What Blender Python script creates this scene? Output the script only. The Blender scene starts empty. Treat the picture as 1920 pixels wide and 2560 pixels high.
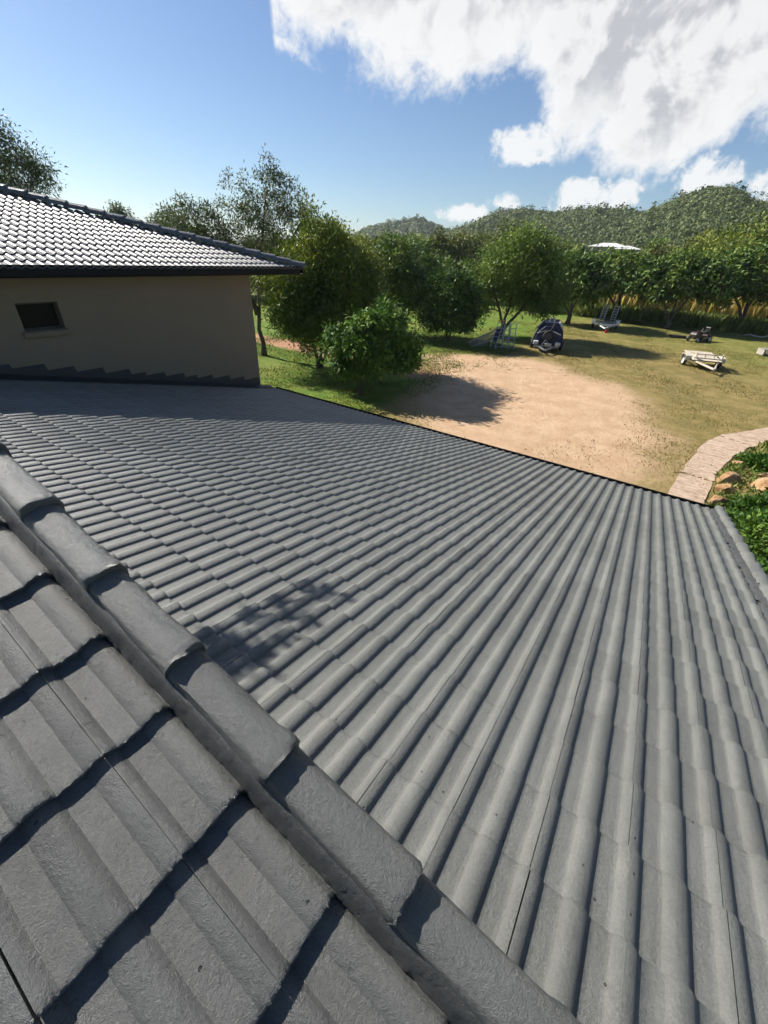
import bpy, bmesh, math, random
import numpy as np
from mathutils import Matrix, Vector

sc = bpy.context.scene
COL = sc.collection
R = math.radians
random.seed(7)
RNG = np.random.default_rng(7)

# ------------------------------------------------------------------ camera
PITCH, ROLL, YAW = R(32.665), R(2.691), R(34.058)
CAM = np.array([0.0, 0.0, 6.0])
fw = np.array([-math.sin(YAW) * math.cos(PITCH), math.cos(YAW) * math.cos(PITCH), -math.sin(PITCH)])
rt = np.array([math.cos(YAW), math.sin(YAW), 0.0])
up = np.cross(rt, fw)
rt, up = rt * math.cos(ROLL) + up * math.sin(ROLL), -rt * math.sin(ROLL) + up * math.cos(ROLL)
cd = bpy.data.cameras.new('camera')
cam = bpy.data.objects.new('camera', cd)
COL.objects.link(cam)
cd.sensor_fit = 'HORIZONTAL'
cd.sensor_width = 36.0
cd.lens = 36.0 * 1016.59 / 1920.0
cd.shift_x = 30.78 / 1920.0
cd.shift_y = 5.87 / 1920.0
cd.clip_start = 0.05
cd.clip_end = 5000
m = Matrix.Identity(4)
for i in range(3):
    m[i][0], m[i][1], m[i][2], m[i][3] = rt[i], up[i], -fw[i], CAM[i]
cam.matrix_world = m
sc.camera = cam

# ------------------------------------------------------------------ exposure
sc.view_settings.view_transform = 'Standard'
sc.view_settings.look = 'None'
sc.view_settings.exposure = 1.0
sc.view_settings.gamma = 1.0
sc.view_settings.use_curve_mapping = False

sc.cycles.max_bounces = 5
sc.cycles.diffuse_bounces = 3
sc.cycles.glossy_bounces = 2
sc.cycles.transmission_bounces = 2
sc.cycles.adaptive_threshold = 0.03

# ------------------------------------------------------------------ node helpers
class NT:
    """tiny node-tree writer"""
    def __init__(self, tree):
        self.t = tree
        self.n = tree.nodes
        self.l = tree.links
    def node(self, kind, **kw):
        n = self.n.new(kind)
        for k, v in kw.items():
            setattr(n, k, v)
        return n
    def put(self, sock, v):
        if isinstance(v, bpy.types.NodeSocket):
            self.l.new(v, sock)
        elif v is not None:
            sock.default_value = v
    def math(self, op, a, b=None, c=None, clamp=False):
        n = self.node('ShaderNodeMath', operation=op, use_clamp=clamp)
        self.put(n.inputs[0], a)
        if b is not None: self.put(n.inputs[1], b)
        if c is not None: self.put(n.inputs[2], c)
        return n.outputs[0]
    def vmath(self, op, a, b=None, scale=None):
        n = self.node('ShaderNodeVectorMath', operation=op)
        self.put(n.inputs[0], a)
        if b is not None: self.put(n.inputs[1], b)
        if scale is not None: self.put(n.inputs['Scale'], scale)
        return n.outputs['Value'] if op in ('DOT_PRODUCT', 'LENGTH', 'DISTANCE') else n.outputs[0]
    def noise(self, vec, scale, detail=4, rough=0.55, dist=0.0, w=None):
        n = self.node('ShaderNodeTexNoise')
        if vec is not None: self.put(n.inputs['Vector'], vec)
        n.inputs['Scale'].default_value = scale
        n.inputs['Detail'].default_value = detail
        n.inputs['Roughness'].default_value = rough
        n.inputs['Distortion'].default_value = dist
        return n.outputs[0]
    def voronoi(self, vec, scale, feature='F1', rnd=1.0):
        n = self.node('ShaderNodeTexVoronoi', feature=feature)
        self.put(n.inputs['Vector'], vec)
        n.inputs['Scale'].default_value = scale
        n.inputs['Randomness'].default_value = rnd
        return n
    def ramp(self, fac, stops):
        n = self.node('ShaderNodeValToRGB')
        self.put(n.inputs[0], fac)
        el = n.color_ramp.elements
        while len(el) < len(stops): el.new(0.5)
        for e, (p, c) in zip(el, stops):
            e.position = p
            e.color = (c, c, c, 1) if isinstance(c, (int, float)) else (*c, 1)
        return n.outputs[0]
    def step(self, v, lo, hi):
        n = self.node('ShaderNodeMapRange', interpolation_type='SMOOTHSTEP')
        self.put(n.inputs[0], v)
        self.put(n.inputs[1], lo)
        self.put(n.inputs[2], hi)
        return n.outputs[0]
    def mix(self, f, a, b, mode='MIX'):
        n = self.node('ShaderNodeMix', data_type='RGBA', blend_type=mode)
        self.put(n.inputs[0], f)
        A = [s for s in n.inputs if s.name == 'A' and s.type == 'RGBA'][0]
        B = [s for s in n.inputs if s.name == 'B' and s.type == 'RGBA'][0]
        self.put(A, a if isinstance(a, bpy.types.NodeSocket) else (*a, 1))
        self.put(B, b if isinstance(b, bpy.types.NodeSocket) else (*b, 1))
        return [s for s in n.outputs if s.type == 'RGBA'][0]
    def sep(self, v):
        n = self.node('ShaderNodeSeparateXYZ')
        self.put(n.inputs[0], v)
        return n.outputs
    def comb(self, x, y, z):
        n = self.node('ShaderNodeCombineXYZ')
        for i, v in enumerate((x, y, z)): self.put(n.inputs[i], v)
        return n.outputs[0]
    def bump(self, h, strength, dist, normal=None):
        n = self.node('ShaderNodeBump')
        n.inputs['Strength'].default_value = strength
        n.inputs['Distance'].default_value = dist
        self.put(n.inputs['Height'], h)
        if normal is not None: self.put(n.inputs['Normal'], normal)
        return n.outputs[0]

# ------------------------------------------------------------------ sun and sky
SUN_TRAVEL = Vector((1.0, 0.03, -0.74)).normalized()
SUN_EL = math.asin(-SUN_TRAVEL.z)
sd = bpy.data.lights.new('sun', 'SUN')
sd.energy = 5.0
sd.angle = R(0.53)
sd.color = (1.0, 0.945, 0.86)
sun = bpy.data.objects.new('sun', sd)
COL.objects.link(sun)
sun.rotation_euler = SUN_TRAVEL.to_track_quat('-Z', 'Y').to_euler()
sun.location = (-60, 8, 45)

w = bpy.data.worlds.new('World')
sc.world = w
w.use_nodes = True
w.cycles.sampling_method = 'MANUAL'
w.cycles.sample_map_resolution = 256
w.node_tree.nodes.clear()
N = NT(w.node_tree)
sky = N.node('ShaderNodeTexSky', sky_type='NISHITA')
sky.sun_disc = False
sky.sun_elevation = SUN_EL
sky.sun_rotation = math.atan2(-SUN_TRAVEL.x, -SUN_TRAVEL.y)
sky.air_density = 1.0
sky.dust_density = 0.4
sky.ozone_density = 1.6
SKY_STRENGTH = 0.05
d = N.node('ShaderNodeTexCoord').outputs['Generated']
dn = N.vmath('NORMALIZE', d)
X, Y, Z = N.sep(dn)
el = N.math('MULTIPLY', N.math('ARCSINE', Z), 180 / math.pi)
# compass bearing measured from the camera heading, degrees, to the right positive
ca, sa = math.cos(YAW), math.sin(YAW)
fx = N.math('ADD', N.math('MULTIPLY', X, -sa), N.math('MULTIPLY', Y, ca))
rx = N.math('ADD', N.math('MULTIPLY', X, ca), N.math('MULTIPLY', Y, sa))
az = N.math('MULTIPLY', N.math('ARCTAN2', rx, fx), 180 / math.pi)
# cloud deck coordinates: a flat layer overhead seen in perspective
zz = N.math('ADD', N.math('MAXIMUM', Z, 0.0), 0.16)
deck = N.comb(N.math('DIVIDE', X, zz), N.math('DIVIDE', Y, zz), 0.0)
n_big = N.noise(dn, 12.0, 6, 0.55, 0.35)
n_mid = N.noise(dn, 30.0, 6, 0.62, 0.5)
n_fine = N.noise(dn, 90.0, 4, 0.6, 0.3)
# lower edge of the cloud bank against bearing
fc = N.node('ShaderNodeFloatCurve')
edge_pts = [(-180, 45), (-150, 50), (-110, 60), (-60, 60), (-26, 60), (-14, 40), (-12.3, 20.0), (-11.4, 16.2), (-8.3, 15.2), (-5.0, 14.4), (-2.0, 14.3),
            (0.4, 13.6), (2.9, 13.2), (5.0, 14.2), (8.8, 13.8), (12.2, 15.0), (13.9, 14.2),
            (15.4, 12.0), (17.4, 9.0), (21.0, 7.9), (23.6, 6.4), (26.4, 6.2), (29.0, 8.6), (33.0, 9.7), (36.5, 9.4), (50, 11), (60, 40), (100, 50), (140, 40), (180, 45)]
cv = fc.mapping.curves[0]
while len(cv.points) < len(edge_pts): cv.points.new(0.5, 0.5)
for p, (a, e) in zip(cv.points, edge_pts):
    p.location = ((a + 180) / 360, e / 90)
    p.handle_type = 'AUTO'
fc.mapping.update()
N.put(fc.inputs['Value'], N.math('DIVIDE', N.math('ADD', az, 180), 360))
edge = N.math('MULTIPLY', fc.outputs[0], 90)
over = N.math('SUBTRACT', el, edge)
def centred(v, k):
    return N.math('MULTIPLY', N.math('SUBTRACT', v, 0.5), k)
puff = N.math('ADD', centred(n_big, 7.0), N.math('ADD', centred(n_mid, 3.4), centred(n_fine, 1.4)))
bank_v = N.math('ADD', N.math('MULTIPLY', over, 0.8), puff)
bank = N.math('MULTIPLY', N.step(bank_v, -0.6, 1.9), N.step(N.math('ADD', el, N.math('MULTIPLY', N.math('SUBTRACT', n_big, 0.5), 18.0)), 36.0, 30.0))
def blob(a0, e0, ra, re):
    da = N.math('DIVIDE', N.math('SUBTRACT', az, a0), ra)
    de = N.math('DIVIDE', N.math('SUBTRACT', el, e0), re)
    q = N.math('SUBTRACT', 1.0, N.math('ADD', N.math('MULTIPLY', da, da), N.math('MULTIPLY', de, de)))
    q = N.math('ADD', q, N.math('ADD', centred(n_big, 2.4), N.math('ADD', centred(n_mid, 2.8), centred(n_fine, 1.0))))
    return N.math('MULTIPLY', N.step(q, -0.15, 0.75), 0.95)
mask = bank
for b in ((13.8, 9.7, 3.4, 1.7), (9.0, 4.2, 3.4, 0.9), (13.2, 5.2, 2.2, 0.9), (20.4, 5.8, 2.6, 1.8), (23.6, 5.9, 2.4, 1.6), (31.0, 7.2, 3.0, 1.7), (37.0, 6.6, 3.4, 1.6), (55, 6, 8, 2.5), (-20, 18.9, 2.6, 0.5)):
    mask = N.math('MAXIMUM', mask, blob(*b))
# relief: compare the billows with themselves a little towards the sun
toward = N.vmath('ADD', dn, tuple(-0.030 * c_ for c_ in SUN_TRAVEL))
n_sun = N.noise(toward, 12.0, 5, 0.55, 0.35)
lit = N.step(N.math('SUBTRACT', n_sun, N.noise(dn, 12.0, 5, 0.55, 0.35)), 0.09, -0.07)
deep = N.step(bank_v, 0.5, 5.5)
shade = N.math('MULTIPLY', deep, N.math('SUBTRACT', 1.0, N.math('MULTIPLY', lit, 0.85)))
cloud_col = N.mix(shade, (1.0, 1.0, 1.0), (0.58, 0.59, 0.62))
cl = N.vmath('SCALE', cloud_col, scale=0.485)
skyc = N.vmath('MULTIPLY', N.vmath('SCALE', sky.outputs[0], scale=SKY_STRENGTH), (0.88, 1.0, 1.16))
out_c = N.mix(N.math('MULTIPLY', mask, 0.97), skyc, cl)
bg = N.node('ShaderNodeBackground')
bg.inputs['Strength'].default_value = 1.0
N.put(bg.inputs['Color'], out_c)
wo = N.node('ShaderNodeOutputWorld')
N.l.new(bg.outputs[0], wo.inputs[0])

# ------------------------------------------------------------------ object helpers
def tag(o, label=None, cat=None, group=None, kind=None):
    if label: o['label'] = label
    if cat: o['category'] = cat
    if group: o['group'] = group
    if kind: o['kind'] = kind
    return o

def mesh_from(name, V, F, smooth=False):
    me = bpy.data.meshes.new(name)
    me.from_pydata([tuple(v) for v in V], [], [tuple(f) for f in F])
    me.update()
    if smooth:
        me.polygons.foreach_set('use_smooth', [True] * len(me.polygons))
    return me

def quads_mesh(name, V, nq):
    """V: (4*nq,3) array, every four vertices one quad"""
    me = bpy.data.meshes.new(name)
    me.vertices.add(len(V))
    me.vertices.foreach_set('co', np.asarray(V, np.float32).ravel())
    me.loops.add(4 * nq)
    me.loops.foreach_set('vertex_index', np.arange(4 * nq, dtype=np.int32))
    me.polygons.add(nq)
    me.polygons.foreach_set('loop_start', np.arange(0, 4 * nq, 4, dtype=np.int32))
    me.update(calc_edges=True)
    return me

def arrays_mesh(name, V, Q, smooth=False):
    """V (n,3), Q (m,4) quads"""
    me = bpy.data.meshes.new(name)
    V = np.asarray(V, np.float32)
    Q = np.asarray(Q, np.int32)
    me.vertices.add(len(V))
    me.vertices.foreach_set('co', V.ravel())
    me.loops.add(Q.size)
    me.loops.foreach_set('vertex_index', Q.ravel())
    me.polygons.add(len(Q))
    me.polygons.foreach_set('loop_start', np.arange(0, Q.size, 4, dtype=np.int32))
    me.update(calc_edges=True)
    if smooth:
        me.polygons.foreach_set('use_smooth', np.ones(len(Q), bool))
    return me

def obj(name, me, mat, parent=None):
    o = bpy.data.objects.new(name, me)
    COL.objects.link(o)
    if mat is not None and me is not None and not me.materials:
        me.materials.append(mat)
    if parent is not None:
        o.parent = parent
    return o

def empty(name, loc, rz=0.0):
    o = bpy.data.objects.new(name, None)
    COL.objects.link(o)
    o.location = loc
    o.rotation_euler = (0, 0, rz)
    o.empty_display_size = 0.2
    return o

class MB:
    """collects boxes, bars, tubes and prisms for one part"""
    def __init__(self):
        self.V, self.F = [], []
    def add(self, V, F):
        k = len(self.V)
        self.V += [tuple(v) for v in V]
        self.F += [tuple(i + k for i in f) for f in F]
        return self
    def box(self, c, s, rot=None):
        x, y, z = s[0] / 2, s[1] / 2, s[2] / 2
        P = [Vector(p) for p in ((-x, -y, -z), (x, -y, -z), (x, y, -z), (-x, y, -z), (-x, -y, z), (x, -y, z), (x, y, z), (-x, y, z))]
        if rot is not None: P = [rot @ p for p in P]
        P = [p + Vector(c) for p in P]
        return self.add(P, [(3, 2, 1, 0), (4, 5, 6, 7), (0, 1, 5, 4), (1, 2, 6, 5), (2, 3, 7, 6), (3, 0, 4, 7)])
    def bar(self, a, b, w, h, upv=(0, 0, 1)):
        a, b = Vector(a), Vector(b)
        d = (b - a)
        L = d.length
        d.normalize()
        u = Vector(upv)
        s = d.cross(u)
        if s.length < 1e-4: s = d.cross(Vector((1, 0, 0)))
        s.normalize()
        u = s.cross(d)
        rot = Matrix((s, d, u)).transposed()
        return self.box((a + b) / 2, (w, L, h), rot)
    def tube(self, pts, rad, n=8, caps=True):
        pts = [Vector(p) for p in pts]
        if not isinstance(rad, (list, tuple)): rad = [rad] * len(pts)
        V, F = [], []
        prev = None
        for i, p in enumerate(pts):
            t = (pts[min(i + 1, len(pts) - 1)] - pts[max(i - 1, 0)])
            if t.length < 1e-6: t = Vector((0, 0, 1))
            t.normalize()
            a = prev if prev is not None else (Vector((0, 0, 1)) if abs(t.z) < 0.9 else Vector((1, 0, 0)))
            s = t.cross(a)
            if s.length < 1e-5: s = t.cross(Vector((0.3, 1, 0.2)))
            s.normalize()
            u = s.cross(t)
            prev = u
            for k in range(n):
                an = 2 * math.pi * k / n
                V.append(p + (s * math.cos(an) + u * math.sin(an)) * rad[i])
        for i in range(len(pts) - 1):
            for k in range(n):
                F.append((i * n + k, i * n + (k + 1) % n, (i + 1) * n + (k + 1) % n, (i + 1) * n + k))
        if caps:
            F.append(tuple(range(n - 1, -1, -1)))
            F.append(tuple((len(pts) - 1) * n + k for k in range(n)))
        return self.add(V, F)
    def prism(self, poly, vec):
        """poly: list of 3-D points, swept by vec"""
        n = len(poly)
        P = [Vector(p) for p in poly]
        Q = [p + Vector(vec) for p in P]
        F = [tuple(range(n - 1, -1, -1)), tuple(range(n, 2 * n))]
        for i in range(n):
            F.append((i, (i + 1) % n, n + (i + 1) % n, n + i))
        return self.add(P + Q, F)
    def lathe(self, prof, axis_o, axis_d, n=20):
        """prof: list of (radius, along)"""
        d = Vector(axis_d).normalized()
        s = d.orthogonal().normalized()
        u = d.cross(s)
        V, F = [], []
        for r_, t_ in prof:
            for k in range(n):
                an = 2 * math.pi * k / n
                V.append(Vector(axis_o) + d * t_ + (s * math.cos(an) + u * math.sin(an)) * r_)
        for i in range(len(prof) - 1):
            for k in range(n):
                F.append((i * n + k, i * n + (k + 1) % n, (i + 1) * n + (k + 1) % n, (i + 1) * n + k))
        return self.add(V, F)
    def build(self, name, mat, parent=None, bevel=0.0, smooth=False):
        me = mesh_from(name, self.V, self.F)
        bm = bmesh.new()
        bm.from_mesh(me)
        bmesh.ops.recalc_face_normals(bm, faces=bm.faces)
        if bevel > 0:
            bmesh.ops.bevel(bm, geom=[e for e in bm.edges if len(e.link_faces) == 2 and e.calc_face_angle(0) > 0.6], offset=bevel, segments=1, affect='EDGES')
        bm.to_mesh(me)
        bm.free()
        if smooth:
            me.polygons.foreach_set('use_smooth', [True] * len(me.polygons))
        return obj(name, me, mat, parent)

# ------------------------------------------------------------------ materials
def new_mat(name):
    mt = bpy.data.materials.new(name)
    mt.use_nodes = True
    n = NT(mt.node_tree)
    p = [x for x in n.n if x.type == 'BSDF_PRINCIPLED'][0]
    return mt, n, p

def pos(n):
    return n.node('ShaderNodeNewGeometry').outputs['Position']

def simple(name, col, rough=0.6, metal=0.0, var=0.12, scale=12.0, bump=0.0, spec=0.5, dirt=None):
    mt, n, p = new_mat(name)
    P = n.node('ShaderNodeTexCoord').outputs['Object']
    k = n.noise(P, scale, 5, 0.6)
    f = n.ramp(k, [(0.25, 1 - var), (0.75, 1 + var)])
    c = n.mix(1.0, col, f, 'MULTIPLY')
    if dirt:
        k2 = n.noise(P, scale * 0.35, 6, 0.65)
        c = n.mix(n.step(k2, 0.48, 0.68), c, dirt)
    n.put(p.inputs['Base Color'], c)
    p.inputs['Roughness'].default_value = rough
    p.inputs['Metallic'].default_value = metal
    p.inputs['Specular IOR Level'].default_value = spec
    if bump:
        n.put(p.inputs['Normal'], n.bump(n.noise(P, scale * 6, 3, 0.6), bump, 0.01))
    return mt

def tile_material(name, base, rough=0.5, grain=1.0, spec=0.5, streak=(4.0, 1.0, 1.0)):
    mt, n, p = new_mat(name)
    P = pos(n)
    big = n.noise(P, 1.3, 4, 0.55)
    mid = n.noise(P, 14.0, 5, 0.6)
    isl = n.node('ShaderNodeNewGeometry').outputs['Random Per Island']
    oi = n.node('ShaderNodeObjectInfo').outputs['Random']
    f = n.math('ADD', n.math('MULTIPLY', n.math('SUBTRACT', big, 0.5), 0.34), n.math('MULTIPLY', n.math('SUBTRACT', mid, 0.5), 0.35))
    f = n.math('ADD', f, n.math('MULTIPLY', n.math('SUBTRACT', n.math('FRACT', n.math('ADD', isl, oi)), 0.5), 0.20))
    f = n.math('ADD', f, 1.0)
    grit = n.noise(P, 130.0, 3, 0.85)
    f = n.math('MULTIPLY', f, n.math('ADD', 0.40, n.math('MULTIPLY', grit, 1.20)))
    soot = n.noise(n.vmath('MULTIPLY', P, streak), 2.2, 5, 0.7)
    f = n.math('MULTIPLY', f, n.math('ADD', 0.86, n.math('MULTIPLY', n.step(soot, 0.30, 0.62), 0.18)))
    col = n.vmath('SCALE', n.comb(*base), scale=f)
    # weathered brownish film here and there
    stain = n.step(n.noise(P, 4.2, 5, 0.65), 0.56, 0.74)
    col = n.mix(n.math('MULTIPLY', stain, 0.22), col, (base[0] * 1.25, base[1] * 1.1, base[2] * 0.92))
    # pin holes in the paint
    v = n.voronoi(P, 19.0)
    hole = n.math('MULTIPLY', n.step(v.outputs['Distance'], 0.10, 0.06), n.step(n.sep(v.outputs['Color'])[0], 0.80, 0.82))
    col = n.mix(n.math('MULTIPLY', hole, 0.85), col, (0.012, 0.012, 0.014))
    n.put(p.inputs['Base Color'], col)
    n.put(p.inputs['Roughness'], n.math('ADD', n.math('MULTIPLY', mid, 0.22), rough - 0.11))
    p.inputs['Specular IOR Level'].default_value = spec
    g1 = n.noise(P, 340.0, 3, 0.72)
    g2 = n.noise(P, 75.0, 2, 0.5)
    h = n.math('ADD', g1, n.math('MULTIPLY', g2, 0.8))
    h = n.math('SUBTRACT', h, n.math('MULTIPLY', hole, 1.6))
    b = n.bump(h, 0.72 * grain, 0.0040)
    n.put(p.inputs['Normal'], b)
    return mt

M = {}
M['tile'] = tile_material('grey_tile_paint', (0.126, 0.130, 0.121), 0.46, 1.25)
M['tile_near'] = tile_material('grey_tile_paint_glossier', (0.106, 0.109, 0.104), 0.31, 1.7, 0.62, (1.0, 4.0, 1.0))
M['tile_upper'] = tile_material('charcoal_tile_paint', (0.105, 0.104, 0.108), 0.44, 0.8, 0.48)
M['mortar'] = tile_material('painted_mortar', (0.058, 0.060, 0.060), 0.45, 1.2)
M['sarking'] = simple('sarking', (0.02, 0.02, 0.022), 0.9)
M['gutter'] = simple('gutter_black', (0.006, 0.007, 0.009), 0.5, 0, 0.08, spec=0.15)
M['flashing'] = simple('lead_flashing', (0.022, 0.024, 0.030), 0.5)
M['glass'] = simple('dark_glass', (0.004, 0.004, 0.006), 0.25, spec=0.12)
M['frame'] = simple('window_frame', (0.035, 0.033, 0.03), 0.5)
M['soffit'] = simple('soffit_white', (0.30, 0.27, 0.22), 0.7)
M['bark'] = simple('bark_brown', (0.085, 0.065, 0.05), 0.9, 0, 0.45, 9.0, 0.6)
M['bark_grey'] = simple('bark_grey', (0.19, 0.165, 0.14), 0.9, 0, 0.45, 7.0, 0.6)
M['bark_pale'] = simple('bark_pale', (0.42, 0.38, 0.32), 0.85, 0, 0.35, 5.0, 0.4)

def render_wall_material():
    mt, n, p = new_mat('beige_render')
    P = pos(n)
    a = n.noise(P, 0.7, 5, 0.55)
    b = n.noise(P, 7.0, 5, 0.6)
    f = n.math('ADD', 0.86, n.math('ADD', n.math('MULTIPLY', a, 0.2), n.math('MULTIPLY', b, 0.12)))
    n.put(p.inputs['Base Color'], n.vmath('SCALE', n.comb(0.200, 0.156, 0.104), scale=f))
    p.inputs['Roughness'].default_value = 0.9
    n.put(p.inputs['Normal'], n.bump(n.noise(P, 180, 3, 0.6), 0.5, 0.004))
    return mt
M['wall'] = render_wall_material()

def leaf_material(name, stops, rough=0.55, trans=0.25, spec=0.22):
    stops = [(p_, tuple(1.5 * v_ for v_ in c_)) for p_, c_ in stops]
    rough, spec = max(rough, 0.55), min(spec, 0.16)
    mt, n, p = new_mat(name)
    g = n.node('ShaderNodeNewGeometry')
    isl = g.outputs['Random Per Island']
    big = n.noise(g.outputs['Position'], 0.55, 3, 0.5)
    f = n.math('ADD', n.math('MULTIPLY', isl, 0.55), n.math('MULTIPLY', n.step(big, 0.3, 0.7), 0.45))
    col = n.ramp(f, stops)
    n.put(p.inputs['Base Color'], col)
    p.inputs['Roughness'].default_value = rough
    p.inputs['Specular IOR Level'].default_value = spec
    tr = n.node('ShaderNodeBsdfTranslucent')
    n.put(tr.inputs['Color'], n.mix(1.0, col, (1.15, 1.25, 0.55), 'MULTIPLY'))
    mx = n.node('ShaderNodeMixShader')
    mx.inputs[0].default_value = trans * 0.65
    n.l.new(p.outputs[0], mx.inputs[1])
    n.l.new(tr.outputs[0], mx.inputs[2])
    out = [x for x in n.n if x.type == 'OUTPUT_MATERIAL'][0]
    n.l.new(mx.outputs[0], out.inputs[0])
    return mt

M['leaf_gum'] = leaf_material('leaf_gum', [(0.1, (0.030, 0.045, 0.018)), (0.5, (0.060, 0.080, 0.032)), (0.95, (0.12, 0.125, 0.06))])
M['leaf_sparse'] = leaf_material('leaf_sparse', [(0.1, (0.035, 0.050, 0.022)), (0.55, (0.075, 0.090, 0.040)), (0.95, (0.14, 0.135, 0.075))])
M['leaf_gold'] = leaf_material('leaf_gold', [(0.1, (0.036, 0.060, 0.012)), (0.5, (0.085, 0.112, 0.020)), (0.95, (0.22, 0.225, 0.04))])
M['leaf_mango'] = leaf_material('leaf_mango', [(0.1, (0.022, 0.055, 0.010)), (0.5, (0.060, 0.120, 0.020)), (0.95, (0.19, 0.26, 0.045))], 0.32, 0.2, 0.5)
M['leaf_mango_far'] = leaf_material('leaf_mango_far', [(0.1, (0.022, 0.050, 0.012)), (0.55, (0.065, 0.105, 0.025)), (0.95, (0.19, 0.225, 0.055))], 0.35, 0.22, 0.5)
M['leaf_willow'] = leaf_material('leaf_willow', [(0.1, (0.040, 0.070, 0.014)), (0.5, (0.080, 0.125, 0.025)), (0.95, (0.16, 0.20, 0.05))], 0.5, 0.28)
M['leaf_dark'] = leaf_material('leaf_dark', [(0.1, (0.014, 0.034, 0.008)), (0.5, (0.030, 0.065, 0.014)), (0.95, (0.085, 0.135, 0.03))], 0.4, 0.2)
M['leaf_olive'] = leaf_material('leaf_olive', [(0.1, (0.040, 0.052, 0.016)), (0.5, (0.078, 0.090, 0.028)), (0.95, (0.15, 0.145, 0.05))])
M['leaf_cover'] = leaf_material('leaf_cover', [(0.1, (0.020, 0.045, 0.008)), (0.5, (0.045, 0.095, 0.014)), (0.95, (0.125, 0.175, 0.035))], 0.38, 0.28)
M['leaf_forest'] = leaf_material('leaf_forest', [(0.05, (0.034, 0.052, 0.022)), (0.5, (0.062, 0.082, 0.030)), (0.95, (0.120, 0.130, 0.045))], 0.6, 0.2)
M['dry_grass'] = leaf_material('dry_grass', [(0.05, (0.20, 0.165, 0.06)), (0.5, (0.36, 0.29, 0.12)), (0.95, (0.50, 0.41, 0.20))], 0.7, 0.35)
M['tuft'] = leaf_material('dry_tuft', [(0.05, (0.085, 0.075, 0.024)), (0.5, (0.135, 0.112, 0.036)), (0.95, (0.20, 0.155, 0.058))], 0.7, 0.3)
M['weeds'] = leaf_material('weeds', [(0.05, (0.035, 0.06, 0.012)), (0.5, (0.075, 0.10, 0.022)), (0.95, (0.16, 0.155, 0.05))], 0.6, 0.3)

# ------------------------------------------------------------------ ground
def gz(x, y):
    return 0.022 * np.clip(np.asarray(y, float) - 12.0, 0, 90)

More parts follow.
